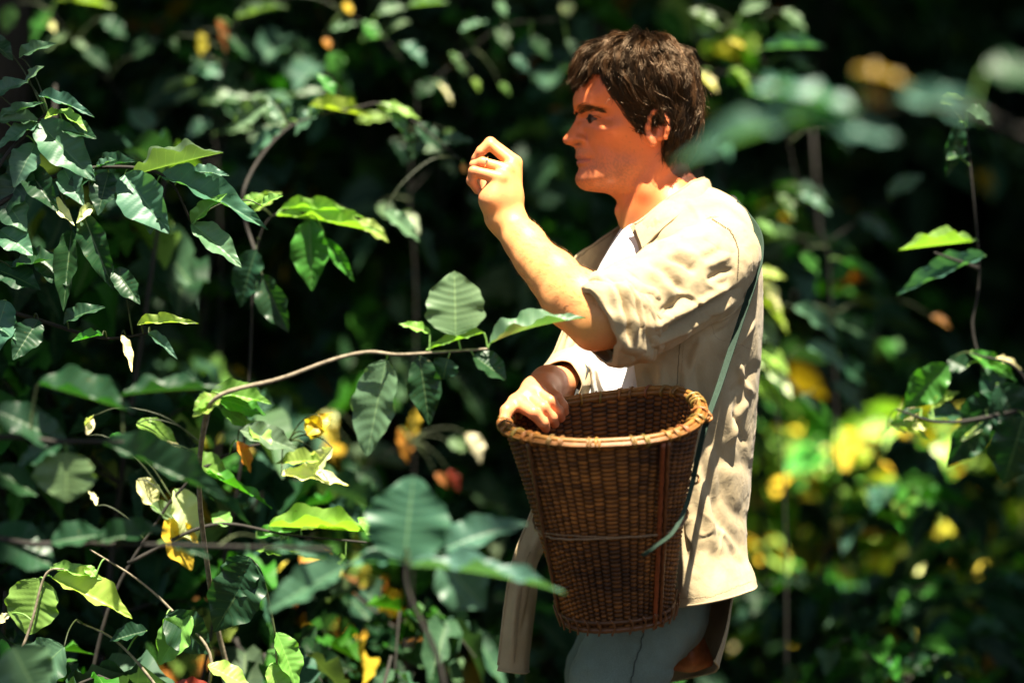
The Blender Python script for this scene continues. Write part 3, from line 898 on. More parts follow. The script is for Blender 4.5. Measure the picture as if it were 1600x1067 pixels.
for k in range(npf):
    a, b, c = pp[k - 1], pp[k], pp[(k + 1) % npf]
    tn = nrm(c[:2] - a[:2]); nr = np.array([-tn[1], tn[0]])            # outwards for this winding
    for (q, sl_) in ((b[:2], b[2]), ((b[:2] + c[:2]) / 2, (b[2] + c[2]) / 2)):
        _pts.append(q); _val.append(0)
    cen0 = np.array([985, 180.])
    if (b[:2] - cen0) @ nr < 0: nr = -nr
    o = 3.0 if b[2] < 45 else 10.0
    _pts.append(b[:2] + nr * o); _val.append(-b[2] * 1.3 * o)
for q in INNER: _pts.append(np.array(q[:2], float)); _val.append(q[2] ** 2)
_pts = np.array(_pts) * .01; _val = np.array(_val, float)
def _phi(r2): return np.where(r2 > 1e-12, .5 * r2 * np.log(r2 + 1e-20), 0)
_n = len(_pts); _A = np.zeros((_n + 3, _n + 3)); _r2 = ((_pts[:, None] - _pts[None]) ** 2).sum(-1)
_A[:_n, :_n] = _phi(_r2) - np.eye(_n) * 1e-4; _A[:_n, _n] = 1; _A[:_n, _n + 1:] = _pts; _A[_n, :_n] = 1; _A[_n + 1:, :_n] = _pts.T
_sol = np.linalg.solve(_A, np.concatenate([_val, [0, 0, 0]]))
HX0, HY0 = 860, 40; _gx = np.arange(HX0, 1111); _gy = np.arange(HY0, 321)
_G = np.stack(np.meshgrid(_gx, _gy, indexing='ij'), -1).reshape(-1, 2) * .01
HW2 = (_phi(((_G[:, None] - _pts[None]) ** 2).sum(-1)) @ _sol[:_n] + _sol[_n] + _G @ _sol[_n + 1:]).reshape(len(_gx), len(_gy))
def gs(cx, cy, sx, sy, a, ang=0):
    X, Y = np.meshgrid(_gx - cx, _gy - cy, indexing='ij'); c, s = math.cos(math.radians(ang)), math.sin(math.radians(ang))
    u = X * c + Y * s; v = -X * s + Y * c
    return a * np.exp(-.5 * ((u / sx) ** 2 + (v / sy) ** 2))
_W = np.sqrt(np.maximum(HW2, 0)); _ins = np.clip(HW2 / 100, 0, 1)
_X, _Y = np.meshgrid(_gx, _gy, indexing='ij')
det = gs(928, 180.2, 8, 1.5, 1.3, 4) + gs(916, 180, 6, 5, -3.0) + gs(926, 177.5, 10, 1.6, -1.5, 6) + gs(950, 188, 6, 7, -1.5) + gs(930, 197, 9, 2, -.6, 8)                     # lid fold, bag under the eye
det += gs(929, 183.9, 8.5, 1.0, 1.0, 6) + gs(930, 192.6, 8.5, 1.1, .8, 2)             # lid margins
det += gs(917, 169, 15, 3.5, 2.6, 6)                                                   # brow
u_ = (_X - 931.2) / 11.8; almond = (np.abs(_Y - (189.2 + u_ * .8)) < 1.75 * (1 - np.abs(u_) ** 1.8)) & (np.abs(u_) < 1)
det += -3.8 * almond
det += gs(908.5, 219.5, 5, 4.6, 4.6) + gs(917.5, 216, 1.8, 6, -3.0, -20) + gs(902, 225.4, 4.6, 1.5, -5.0, -8) + gs(906, 209, 5, 3, -1.2)    # nostril wing, crease, nostril
det += gs(925, 233, 2.5, 12, -1.0, -32)                                                # nasolabial fold
det += gs(910, 246.6, 9, 2.0, 1.5, 8) + gs(911, 254.8, 8, 2.4, 1.7, 0) + gs(914, 250.6, 9.5, .8, -1.9, 3) + gs(924.5, 251, 2, 2.5, -1.2)
det += gs(913, 262.5, 8, 2.5, -.9) + gs(945, 205, 12, 7, 1.2)
det += gs(916, 184, 5, 5, -1.5) + gs(929, 177, 12, 2.5, -1.8) + gs(952, 208, 14, 7, 2.4, -12) + gs(948, 232, 16, 10, -2.6, 30) + gs(985, 262, 16, 9, 2.2, 25) + gs(955, 160, 10, 12, -1.8) + gs(917, 152, 14, 6, 1.0) + gs(912, 284, 9, 7, 1.6) + gs(962, 287, 20, 5, 1.6, 8)
HW = _W + det * 1.25 * _ins
HW2 = np.where(HW2 > 0, np.maximum(HW, .3) ** 2, HW2)
_gX, _gY = np.gradient(HW2)
def bil(A, u, v):
    u = np.clip(u, 0, A.shape[0] - 1.001); v = np.clip(v, 0, A.shape[1] - 1.001); i = u.astype(int); j = v.astype(int); a = u - i; b = v - j
    return (A[i, j] * (1 - a) + A[i + 1, j] * a) * (1 - b) + (A[i, j + 1] * (1 - a) + A[i + 1, j + 1] * a) * b
HYAW = math.radians(4); HC = P(990, 180, 0)
def head_local(p):      # world -> photo mm of the head (yaw undone)
    q = p - HC; c, s = math.cos(HYAW), math.sin(HYAW)
    x = q[..., 0] * c - q[..., 1] * s; y = q[..., 0] * s + q[..., 1] * c
    return 990 + x * 1000, 180 - q[..., 2] * 1000, y * 1000
def head_world(px, py, y):
    x = (np.asarray(px, float) - 990) * .001; yy = np.asarray(y, float) * .001; c, s = math.cos(HYAW), math.sin(HYAW)
    return HC + np.stack([x * c + yy * s, -x * s + yy * c, (180 - np.asarray(py, float)) * .001], -1)
def head_sdf(p):
    X, Y, y = head_local(p); u = X - HX0; v = Y - HY0
    f = y * y - bil(HW2, u, v); g = np.sqrt(bil(_gX, u, v) ** 2 + bil(_gY, u, v) ** 2 + 4 * y * y) + 4.0
    out = np.maximum(np.maximum(-u, u - 250), np.maximum(-v, v - 280)); d = f / g
    return np.where(out > 0, np.maximum(d, 0) + out, d) * .001

def C(a, b, r1, r2): return ('c', Q(*a), Q(*b), r1 * .001 * (D + a[2] * .001) / D, r2 * .001 * (D + b[2] * .001) / D)
def chain(pts): return [C(pts[i][:3], pts[i + 1][:3], pts[i][3], pts[i + 1][3]) for i in range(len(pts) - 1)]
TH = math.radians(27); RB = np.array([[math.cos(TH), -math.sin(TH), 0], [math.sin(TH), math.cos(TH), 0], [0, 0, 1.]])
def E(c, r): return ('e', Q(*c), RB, np.array(r) * .001)
def ear():
    t = np.linspace(-2.4, 1.9, 9); pr = []
    q = [head_world(1027 + 15 * math.cos(a - 1.2) + 2, 206 + 26 * math.sin(a - 1.2), -(80 + 6 * math.cos(a * .6 - .8))) for a in t]
    for i in range(8): pr.append(('c', q[i], q[i + 1], .0040, .0040))
    w = lambda x, y, z: head_world(x, y, -z)
    pr += [('c', w(1019, 224, 76), w(1021, 230, 77), .0080, .0070), ('c', w(1010, 210, 73), w(1012, 219, 74), .0045, .0045), ('c', w(1034, 192, 74), w(1032, 220, 75), .0065, .0065), ('c', w(1038, 190, 70), w(1036, 216, 70), .007, .007)]
    return pr
hp = HC
groups = [
  Group(.012, [('f', head_sdf, HC, .15)]),
  Group(.008, ear(), .006),
  Group(.030, chain([(1024, 285, 0, 54), (1032, 330, 0, 60), (1052, 385, 0, 70)]), .02),
  Group(.016, chain([(1040, 240, -50, 12), (1012, 300, -52, 13), (985, 358, -30, 11)]) + chain([(1040, 240, 50, 12), (1012, 300, 52, 13), (985, 358, 30, 11)]), .01),
  Group(.006, chain([(972, 330, 0, 12), (976, 345, 0, 10)])),
  Group(.05, chain([(1060, 345, -20, 42), (1118, 398, -160, 50)]) + chain([(1060, 345, 20, 45), (1010, 392, 150, 52)]), .04),
  Group(.06, [E((1068, 480, -5), (76, 120, 130)), E((1058, 640, -5), (70, 100, 160)), E((1035, 850, -5), (70, 105, 100))], .06),
  # left arm, raised
  Group(.03, chain([(1125, 396, -178, 52), (1040, 447, -252, 46), (952, 500, -322, 43)]) + chain([(935, 492, -318, 44), (905, 467, -290, 42), (866, 428, -243, 33.5), (822, 378, -185, 26), (801, 350, -158, 24)])
        + chain([(922, 520, -322, 26), (882, 474, -275, 28), (832, 408, -215, 22), (788, 350, -150, 16)]), .02),
  # left hand
  Group(.012, chain([(795, 346, -155, 23), (797, 310, -140, 19), (804, 256, -120, 12.5)]) + chain([(796, 340, -160, 21), (794, 305, -152, 18), (799, 260, -137, 12.5)])
        + chain([(786, 345, -165, 20), (784, 310, -165, 18), (790, 268, -156, 12.5)]) + chain([(776, 340, -165, 19), (768, 312, -172, 18), (778, 279, -172, 12)])
        + chain([(776, 338, -150, 16), (766, 315, -140, 15), (764, 292, -120, 12)]), .012),
  Group(.0035, chain([(804, 254, -118, 11.5), (766, 223, -112, 8.8), (752, 236, -115, 7.8), (743, 247.5, -118, 6.6)]), .003),
  Group(.0035, chain([(800, 254, -137, 10.5), (766, 226, -131, 8.6), (751, 238, -130, 7.6), (744, 249, -126, 6.6)]), .003),
  Group(.0035, chain([(792, 266, -157, 10.5), (754, 254, -159, 8.4), (741, 258, -154, 7.6), (746, 270, -146, 7)]), .003),
  Group(.0035, chain([(782, 279, -174, 10.5), (740, 268, -179, 8.4), (736, 283, -174, 7.4), (746, 298, -166, 6.4)]), .003),
  Group(.004, chain([(764, 296, -118, 12.5), (750, 274, -112, 10), (743, 254, -114, 8)]), .004),
  # right arm
  Group(.03, chain([(1000, 400, 150, 50), (962, 500, 120, 44), (935, 585, 40, 38)]) + chain([(935, 585, 40, 36), (895, 598, -80, 32), (856, 600, -190, 25)]), .02),
  Group(.012, chain([(856, 600, -192, 24), (835, 612, -240, 19), (812, 630, -285, 13.5)]) + chain([(854, 598, -190, 22), (838, 608, -235, 17), (825, 620, -272, 12.5)])
        + chain([(858, 598, -185, 22), (848, 605, -230, 16), (840, 613, -260, 12)]) + chain([(862, 600, -185, 20), (856, 606, -222, 15), (855, 610, -247, 11.5)]), .012),
  Group(.003, chain([(810, 630, -286, 12.5), (833, 645, -312, 10), (848, 660, -304, 9), (853, 669, -290, 7.5)]), .003),
  Group(.003, chain([(824, 620, -273, 12), (848, 637, -298, 9.8), (862, 652, -290, 8.8), (867, 662, -276, 7.5)]), .003),
  Group(.003, chain([(839, 612, -260, 11.5), (860, 627, -283, 9.5), (873, 643, -276, 8.4), (877, 653, -264, 7)]), .003),
  Group(.003, chain([(854, 609, -247, 11), (870, 620, -266, 8.6), (880, 634, -260, 7.8), (883, 644, -250, 6.5)]), .003),
  Group(.005, chain([(838, 612, -225, 16), (806, 628, -275, 12.5), (792, 642, -308, 10.2), (787, 660, -318, 8.6)]), .004),
]
# ------------------------------------------------------------------ the man
man = empty('person', (P(1000, 0)[0], .05, 0), 'man in an open khaki shirt holding up his left hand and a woven basket', 'person')
bv, bf = surface_net(groups, (-.085, -.38, .70), (.45, .27, 1.82), .002)
def skin_col(v):
    X, Y, y = head_local(v); c = np.tile(np.array([.74, .34, .11]), (len(v), 1)); px = (v[:, 0] / (D + v[:, 1]) * D) * 1000 + 800; py = 533.5 - (v[:, 2] - ZC) / (D + v[:, 1]) * D * 1000
    face = np.clip((X - 872) / 8, 0, 1) * np.clip((360 - Y) / 40, 0, 1) * (np.abs(y) < 95) * (X > 870)
    def mixin(w, col): c[:] = c * (1 - w[:, None]) + np.array(col) * w[:, None]
    def g(cx, cy, sx, sy): return np.exp(-.5 * (((X - cx) / sx) ** 2 + ((Y - cy) / sy) ** 2)) * (np.abs(y) < 95)
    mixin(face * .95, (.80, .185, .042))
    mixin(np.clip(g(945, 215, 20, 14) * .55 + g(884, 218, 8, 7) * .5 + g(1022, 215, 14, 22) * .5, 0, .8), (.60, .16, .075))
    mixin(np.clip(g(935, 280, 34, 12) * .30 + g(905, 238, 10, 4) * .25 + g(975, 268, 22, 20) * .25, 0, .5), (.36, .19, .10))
    lip = ((X < 924) & (Y > 244) & (Y < 258.5 - (X - 900) * .22)) & (np.abs(y) < 26) & (Y > 243 + (X - 899) * .26)
    mixin(lip * .75 * face, (.50, .12, .08))
    mixin(np.clip(g(914, 250.6, 8, .8), 0, 1) * .7, (.20, .05, .03))
    mixin(np.clip(g(927, 186, 12, 6) * .35, 0, 1), (.36, .14, .08))
    mixin(np.clip(g(903.5, 226, 4.6, 1.5), 0, 1) * .85 * (np.abs(y) < 19), (.10, .02, .01)); mixin(np.clip(g(917.5, 217, 1.3, 6), 0, 1) * .35, (.35, .07, .03))  # nostril and wing crease darkened in colour, as shade in the hollows
    hair = scalp_mask(X, Y); mixin(hair * (np.abs(y) < 90), (.012, .007, .004))
    mixin(np.where((px < 765) & (py > 205) & (py < 310), .35, 0), (.62, .22, .11))
    mixin(np.where((px < 900) & (py > 560) & (v[:, 1] < -.1), .55, 0), (.62, .22, .11))
    for (jx, jy, jz, jr) in ((754, 254, -165, 7), (741, 257, -158, 6), (740, 268, -184, 7), (736, 283, -176, 6), (766, 221, -118, 8), (752, 234, -120, 6), (744, 248, -128, 8), (746, 298, -168, 8), (833, 643, -320, 8), (848, 635, -305, 8), (860, 625, -290, 8), (870, 618, -272, 8), (852, 667, -295, 8), (867, 661, -282, 7), (877, 652, -270, 7), (812, 628, -292, 9), (825, 617, -280, 9), (840, 609, -267, 9), (787, 658, -322, 9)):
        dd = np.linalg.norm(v - Q(jx, jy, jz), axis=1) * 1000; mixin(np.exp(-.5 * (dd / jr) ** 2) * .5, (.66, .17, .07))
    mo = vnoise(v * 90, 3) * .5 + vnoise(v * 240, 5) * .5
    bl = np.clip(vnoise(v * 38, 13) * 1.3, 0, 1); mixin(bl * .28, (.60, .15, .07)); fr = np.clip(vnoise(v * 330, 17) * 3 - 1.75, 0, 1); mixin(fr * .30, (.28, .11, .05))
    st = np.clip(g(925, 282, 30, 16) + g(903, 237, 10, 5) + g(965, 272, 30, 20), 0, 1) * (vnoise(v * 520, 19) > .1); mixin(st * .28 * face, (.14, .08, .05))
    return c * (1 + .07 * mo[:, None] * np.array([.6, 1, 1]))
HAIRLINE = [(880, 60), (900, 132), (906, 136), (920, 122), (940, 116), (951, 136), (966, 154), (977, 172), (983, 192), (993, 206), (1004, 210), (1010, 196), (1014, 182), (1030, 178), (1044, 190), (1046, 215), (1040, 240), (1040, 258), (1052, 276), (1075, 290), (1110, 260), (1110, 40), (880, 40)]
def in_poly(X, Y, poly):
    r = np.zeros(X.shape, bool); n = len(poly)
    for i in range(n):
        x1, y1 = poly[i]; x2, y2 = poly[(i + 1) % n]
        c = ((y1 > Y) != (y2 > Y)) & (X < (x2 - x1) * (Y - y1) / (y2 - y1 + 1e-9) + x1); r ^= c
    return r
def scalp_mask(X, Y): return in_poly(X, Y, HAIRLINE).astype(float)

def skin_mat():
    m, n, bs, out = newmat('skin'); at = N(n, 'ShaderNodeAttribute', attribute_name='Col')
    nz = noise(n, 700, 3); nz2 = noise(n, 60, 4)
    n.links.new(mixc(n, mathn(n, 'MULTIPLY', nz2, .18), at.outputs['Color'], (.70, .22, .12)), bs.inputs['Base Color'])
    bs.inputs['Roughness'].default_value = .46; bs.inputs['Subsurface Weight'].default_value = .12
    bs.inputs['Subsurface Radius'].default_value = (.012, .004, .002); bs.inputs['Subsurface Scale'].default_value = .6
    bs.inputs['Specular IOR Level'].default_value = .38
    bump(n, nz, .18, .0006, bs); return m
M_SKIN = skin_mat()
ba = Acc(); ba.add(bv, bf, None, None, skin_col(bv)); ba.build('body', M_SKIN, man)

# eyes
def plain(name, col, rough=.5, spec=.5, metal=0):
    m, n, bs, out = newmat(name); bs.inputs['Base Color'].default_value = (*col, 1); bs.inputs['Roughness'].default_value = rough
    bs.inputs['Specular IOR Level'].default_value = spec; bs.inputs['Metallic'].default_value = metal; return m
def attr_mat(name, rough=.5, spec=.5, nscale=60, nstr=.3, bstr=.3, bdist=.001):
    m, n, bs, out = newmat(name); at = N(n, 'ShaderNodeAttribute', attribute_name='Col'); nz = noise(n, nscale, 4)
    n.links.new(mixc(n, nstr, at.outputs['Color'], mixc(n, 1.0, at.outputs['Color'], ramp(n, nz, [(.3, (.35, .35, .35)), (.7, (1.5, 1.5, 1.5))]), 'MULTIPLY')), bs.inputs['Base Color'])
    bs.inputs['Roughness'].default_value = rough; bs.inputs['Specular IOR Level'].default_value = spec
    bump(n, nz, bstr, bdist, bs); return m
M_EYE = attr_mat('eye_surface', .3, .12, 60, .0, .0)
def sphere_pts(c, r, nu=24, nv=16):
    t = np.linspace(0, math.pi, nv); a = np.linspace(0, 2 * math.pi, nu, endpoint=False); T, A_ = np.meshgrid(t, a, indexing='ij')
    d = np.stack([np.sin(T) * np.cos(A_), np.sin(T) * np.sin(A_), np.cos(T)], -1).reshape(-1, 3)
    return c + d * r, grid_faces(nv, nu, True), d
for sgn in (-1, 1):
    c = head_world(930.8, 188.2, sgn * 28.6); v, f, d = sphere_pts(c, .0121, 40, 28)
    gaze = nrm(np.array([-1, -.42, -.12])); k = d @ gaze; col = np.tile([.10, .06, .045], (len(v), 1)); col[k > .80] = (.022, .010, .005); col[k > .965] = (.004, .004, .004)
    a = Acc(); a.add(v, f, None, None, col); a.build('eye', M_EYE, man)

# eyebrows, lashes and hair are strands
def strands(acc, paths, rad, col):
    """paths (N,K,3) -> three-sided tapering fibres"""
    Nn, K, _ = paths.shape; tn = nrm(np.gradient(paths, axis=1)); ref = np.array([.3, .8, .5])
    s = nrm(np.cross(tn, ref)); b = np.cross(tn, s); t = np.linspace(0, 1, K); r = rad[:, None] * (1 - t[None] ** 3 * .85)
    vs = [paths + r[..., None] * (math.cos(a) * s + math.sin(a) * b) for a in (0, 2.094, 4.189)]
    v = np.stack(vs, 2).reshape(-1, 3); f = grid_faces(K, 3, True); F = (f[None] + (np.arange(Nn) * K * 3)[:, None, None]).reshape(-1, 4)
    acc.add(v, F, None, None, np.repeat(col, K * 3, 0))
M_HAIR = attr_mat('hair_fibre', .33, .6, 300, .1, 0); M_HAIR.node_tree.nodes['Principled BSDF'].inputs['Specular Tint'].default_value = (1, .66, .38, 1)
def half_w(X, Y): return np.sqrt(np.maximum(bil(HW2, np.asarray(X, float) - HX0, np.asarray(Y, float) - HY0), 0))
hr = np.random.default_rng(5)
for sgn in (-1, 1):
    n = 300; t = hr.uniform(0, 1, n); X = 901 + 42 * t; Y = 175.0 - 2.4 * np.sin(t * 2.6) + 5.0 * t ** 2.5 + hr.normal(0, 3.2 * (1 - t * .65), n)
    K = 5; pa = np.zeros((n, K, 3))
    for k in range(K):
        xx = X + k * 1.9; yy = Y - (1 - t) * k * .5 + t * k * .35; pa[:, k] = head_world(xx, yy, sgn * (half_w(xx, yy) + .3 + .35 * k))
    a = Acc(); strands(a, pa, np.full(n, .00021), np.tile([.075, .034, .015], (n, 1)))
    n = 70; t = hr.uniform(0, 1, n); X = 920 + 21 * t; Y = 188.4 - 3.6 * (1 - np.abs(2 * t - 1) ** 1.8) + .4; pa = np.zeros((n, 4, 3))
    for k in range(4): pa[:, k] = head_world(X - k * 1.5 * (1 - t * .8), Y + .3 * k - .15 * k * k, sgn * (half_w(X, Y - 2) + .2 + k * 1.0))
    strands(a, pa, np.full(n, .00030), np.tile([.012, .007, .005], (n, 1))); a.build('eyebrow', M_HAIR, man)

FLOW = np.array([(905, 90, -.8, .6), (930, 75, -.95, .25), (920, 105, -.75, .7), (945, 92, -.3, 1), (960, 70, -.8, .2), (980, 72, -.5, .5), (1020, 62, .0, .6), (1000, 110, .15, 1), (955, 118, .45, 1), (970, 150, .6, .85), (998, 180, .75, .7),
  (1040, 120, .05, 1), (1080, 110, .12, 1), (1088, 150, -.12, 1), (1070, 220, -.2, 1), (1055, 82, .4, .6), (1030, 185, .35, 1), (1050, 250, -.1, 1), (940, 105, -.1, 1), (1000, 85, -.1, 1), (1075, 85, .6, .8)])
def flow(X, Y):
    d2 = (X[:, None] - FLOW[:, 0]) ** 2 + (Y[:, None] - FLOW[:, 1]) ** 2; wv = 1 / (d2 + 60) ** 1.6
    return (wv @ FLOW[:, 2:]) / wv.sum(1)[:, None]
def grow(root, ln, lift, K, rng_w, curl, sgnv):
    """march guides over the scalp"""
    n = len(root); pth = np.zeros((n, K, 3)); p = root.copy(); ph = rng_w.uniform(0, 6.28, n); e = .0008
    for k in range(K):
        X, Y, y = head_local(p); d = head_sdf(p)
        g = nrm(np.stack([head_sdf(p + np.array(a)) - d for a in ((e, 0, 0), (0, e, 0), (0, 0, e))], -1))
        u = k / (K - 1); tgt = lift * math.sin(min(1, u * 1.35) * math.pi * .62) + .0008
        p = p + g * (tgt - d)[:, None] * (1 if k == 0 else .75); pth[:, k] = p
        fl = flow(X, Y); top = np.clip((95 - Y) / 30, 0, 1)
        dr = np.stack([fl[:, 0], sgnv * (.10 + .5 * top) , -fl[:, 1]], 1); dr = dr - g * (dr * g).sum(1)[:, None]; dr = nrm(dr)
        sd = np.cross(g, dr); p = p + nrm(dr + sd * (curl * np.sin(ph + u * 6.0))[:, None]) * (ln / (K - 1))[:, None]
    return pth
def make_hair():
    r = np.random.default_rng(11); X = r.uniform(888, 1096, 8000); Y = r.uniform(58, 290, 8000); w2 = bil(HW2, X - HX0, Y - HY0)
    ok = in_poly(X, Y, HAIRLINE) & (w2 > 4); X, Y, w2 = X[ok], Y[ok], w2[ok]
    n = 1050; X, Y, w2 = X[:n], Y[:n], w2[:n]; n = len(X); sg = np.where(r.random(n) < .62, -1, 1); y = sg * np.sqrt(w2)
    # extra roots along the crest of the skull so the midline is covered
    t = r.uniform(0, 1, 260); cr = catmull(np.array([(905, 118), (918, 95), (936, 78), (960, 67), (990, 63), (1020, 67), (1045, 76), (1066, 95), (1080, 120), (1086, 150), (1086, 190), (1078, 225), (1062, 258)], float), 261)
    cr = cr[(t * 260).astype(int)]; X = np.concatenate([X, cr[:, 0]]); Y = np.concatenate([Y, cr[:, 1] + 2]); y2 = r.uniform(-30, 30, 260); y = np.concatenate([y, y2]); sg = np.concatenate([sg, np.sign(y2)])
    root = head_world(X, Y, y); n = len(X)
    low = np.clip((Y - 200) / 60, 0, 1); front = np.clip((960 - X) / 50, 0, 1) * np.clip((135 - Y) / 20, 0, 1)
    ln = (.052 + .022 * r.random(n)) * (1 - .55 * low) * (1 + .15 * front); ln = np.where((Y > 150) & (X < 1005), ln * .62, ln) * r.uniform(.75, 1.2, n)
    lift = (.0055 + .0105 * r.random(n)) * (1 - .35 * (X > 1060)) * (1 - .5 * low); lift = np.where((Y > 95) & (X < 1012), lift * .5, lift)
    lift = lift + np.where((Y < 120) & (r.random(n) < .25), .006, 0)
    K = 12; G = grow(root, ln, 1, K, r, 0, sg) if False else None
    # lift differs per lock
    G = np.zeros((n, K, 3)); order = np.argsort(lift)
    for ch in np.array_split(order, 12):
        G[ch] = grow(root[ch], ln[ch], float(lift[ch].mean()), K, r, r.uniform(-.85, .85, len(ch)), sg[ch])
    lim = np.array([(860, 30), (884, 126), (901, 139), (912, 134), (925, 124), (941, 117), (950, 138), (964, 157), (975, 176), (982, 197), (993, 210), (1008, 216), (1016, 222), (1018, 205), (1034, 205), (1044, 196), (1046, 215), (1036, 236), (1038, 262), (1052, 278), (1078, 286), (1120, 260), (1120, 20), (860, 20)], float)
    X, Y, _y = head_local(G); inside = in_poly(X + r.normal(0, 2.0, (n, 1)), Y - np.abs(r.normal(0, 2.5, (n, 1))), [tuple(q) for q in lim])
    kst = np.where(inside.all(1), K, np.argmin(inside, 1)).clip(2, K); uu = np.linspace(0, 1, K)
    for i in np.where(kst < K)[0]:
        src = uu * (kst[i] - 1); a_ = np.minimum(src.astype(int), K - 2); f_ = (src - a_)[:, None]; G[i] = G[i][a_] * (1 - f_) + G[i][a_ + 1] * f_
    per = 27; paths = np.repeat(G, per, 0); m = len(paths); u = np.linspace(0, 1, K)
    fly = (r.random(m) < .05)[:, None, None] * r.normal(0, 1, (m, 1, 3)) * .009 * u[None, :, None] ** 2
    off = fly + r.normal(0, 1, (m, 1, 3)) * .0031 * (1 - .45 * u[None, :, None]) ; wob = np.cumsum(r.normal(0, .00022, (m, K, 3)), 1)
    paths = paths + off + wob
    # push everything out of the skull
    fl = paths.reshape(-1, 3); d = head_sdf(fl); e = .0008
    g = nrm(np.stack([head_sdf(fl + np.array(a)) - d for a in ((e, 0, 0), (0, e, 0), (0, 0, e))], -1)); bad = d < .001
    fl[bad] += g[bad] * (.001 - d[bad])[:, None]; paths = fl.reshape(m, K, 3)
    tone = np.repeat(.35 + 3.6 * r.random(n) ** 3, per) * r.uniform(.7, 1.3, m); col = np.array([.016, .0072, .0027])[None] * tone[:, None]
    a = Acc(); strands(a, paths, r.uniform(.00028, .00045, m), col); a.build('hair', M_HAIR, man)
make_hair()
# fine hair of the raised forearm
def arm_hair():
    r = np.random.default_rng(61); i = r.integers(0, len(bv), 60000); v = bv[i]; X = 800 + v[:, 0] * D / (D + v[:, 1]) * 1000; Y = 533.5 - (v[:, 2] - ZC) * D / (D + v[:, 1]) * 1000
    m = (X > 800) & (X < 935) & (Y > 335) & (Y < 500) & (v[:, 1] < -.13); v = v[m][:1100]; n = len(v)
    ax = nrm(Q(799, 352, -158) - Q(930, 490, -318)); c0 = Q(930, 490, -318); rel = v - c0; rad = nrm(rel - (rel @ ax)[:, None] * ax); K = 5; pa = np.zeros((n, K, 3)); tw = np.cross(rad, ax)
    for k in range(K): pa[:, k] = v + ax * .0022 * k + rad * (.0007 * k) + tw * (.0006 * k * r.normal(.6, .6, n))[:, None]
    a = Acc(); strands(a, pa, np.full(n, .00010), np.tile([.16, .08, .03], (n, 1))); a.build('arm_hair', M_HAIR, man)
arm_hair()
# ring
a = Acc(); t = np.linspace(0, 2 * math.pi, 25); c = Q(759, 255.5, -159); ax = nrm(Q(792, 266, -157) - Q(754, 254, -159)); u1 = nrm(np.cross(ax, [0, 0, 1])); u2 = np.cross(ax, u1)
tube(a, [c + .0097 * (math.cos(q) * u1 + math.sin(q) * u2) for q in t], .0013, 49, 6, cap=False); a.build('finger_ring', plain('ring_metal', (.75, .6, .3), .25, .5, 1), man)
# ------------------------------------------------------------------ clothes
def sheet_pts(rows, nu, nv):
    """rows: list of rows of photo points (px, py, y mm) -> (nu,nv,3) world points through Catmull-Rom in both directions"""
    R = np.array([[Q(*c) for c in r] for r in rows]); a = np.stack([catmull(r, nv) for r in R])
    return np.stack([catmull(a[:, j], nu) for j in range(nv)], 1)
def grid_normals(g):
    n = np.cross(np.gradient(g, axis=0), np.gradient(g, axis=1)); return nrm(n)
def to_photo(v):
    s = D / (D + v[..., 1]); return 800 + v[..., 0] * s * 1000, 533.5 - (v[..., 2] - ZC) * s * 1000
def strokes(v, st):
    """sum of ridges (+) and grooves (-) along traced fold lines: (x0,y0,x1,y1,[bend],width,height mm)"""
    X, Y = to_photo(v); out = np.zeros(X.shape)
    for (x0, y0, x1, y1, bend, wd, h) in st:
        dx, dy = x1 - x0, y1 - y0; L = math.hypot(dx, dy); ux, uy = dx / L, dy / L
        t = ((X - x0) * ux + (Y - y0) * uy) / L; d = -(X - x0) * uy + (Y - y0) * ux - bend * np.sin(np.pi * np.clip(t, 0, 1))
        e = np.clip(t * 4, 0, 1) * np.clip((1 - t) * 4, 0, 1); e = e * e * (3 - 2 * e)
        out += h * e * np.exp(-.5 * (d / (wd * .85)) ** 2)
    return out * .00118
def cloth_noise(v, sc, amp, stretch=(1, 1, 1), seed=0):
    p = v * np.array(stretch) * sc; q = vnoise(p, seed); q2 = vnoise(p * 2.1 + 5, seed + 1)
    return amp * ((1 - np.abs(q)) * .9 + .35 * q2 - .5)
def crease(v, sc, amp, stretch=(1, 1, 1), seed=0):
    p = v * np.array(stretch) * sc; w_ = np.stack([vnoise(p * 1.3 + 9 * k, seed + 7 + k) for k in range(3)], -1); q = vnoise(p + w_ * .7, seed); m_ = np.clip(vnoise(p * .6 + 3, seed + 3) + .35, 0, 1)
    return -amp * (1 - np.abs(q)) ** 7 * m_ + amp * .5 * np.clip(1 - np.abs(q - .28) * 3, 0, 1) ** 2 * m_
def add_sheet(acc, g, thick, col, outward=None, flip=False, close_v=False):
    nu, nv = g.shape[:2]; n = grid_normals(g)
    if flip: n = -n
    a = g; b = g - n * thick; f = grid_faces(nu, nv, close_v)
    if not flip: fa, fb = f, f[:, ::-1]
    else: fa, fb = f[:, ::-1], f
    U, V = np.meshgrid(np.linspace(0, 1, nu), np.linspace(0, 1, nv), indexing='ij'); uv = np.stack([U, V], -1).reshape(-1, 2)
    off = nu * nv; idx = np.arange(nu * nv).reshape(nu, nv); E_ = []
    loops = [idx[0], idx[-1]] + ([] if close_v else [idx[:, 0], idx[:, -1]])
    for l in loops: E_.append(np.stack([l[:-1], l[1:], l[1:] + off, l[:-1] + off], 1))
    acc.add(np.concatenate([a.reshape(-1, 3), b.reshape(-1, 3)]), np.concatenate([fa, fb + off] + E_), None, np.concatenate([uv, uv]), np.tile(np.asarray(col, float), (2 * off, 1)) if np.ndim(col) == 1 else np.concatenate([col, col]))
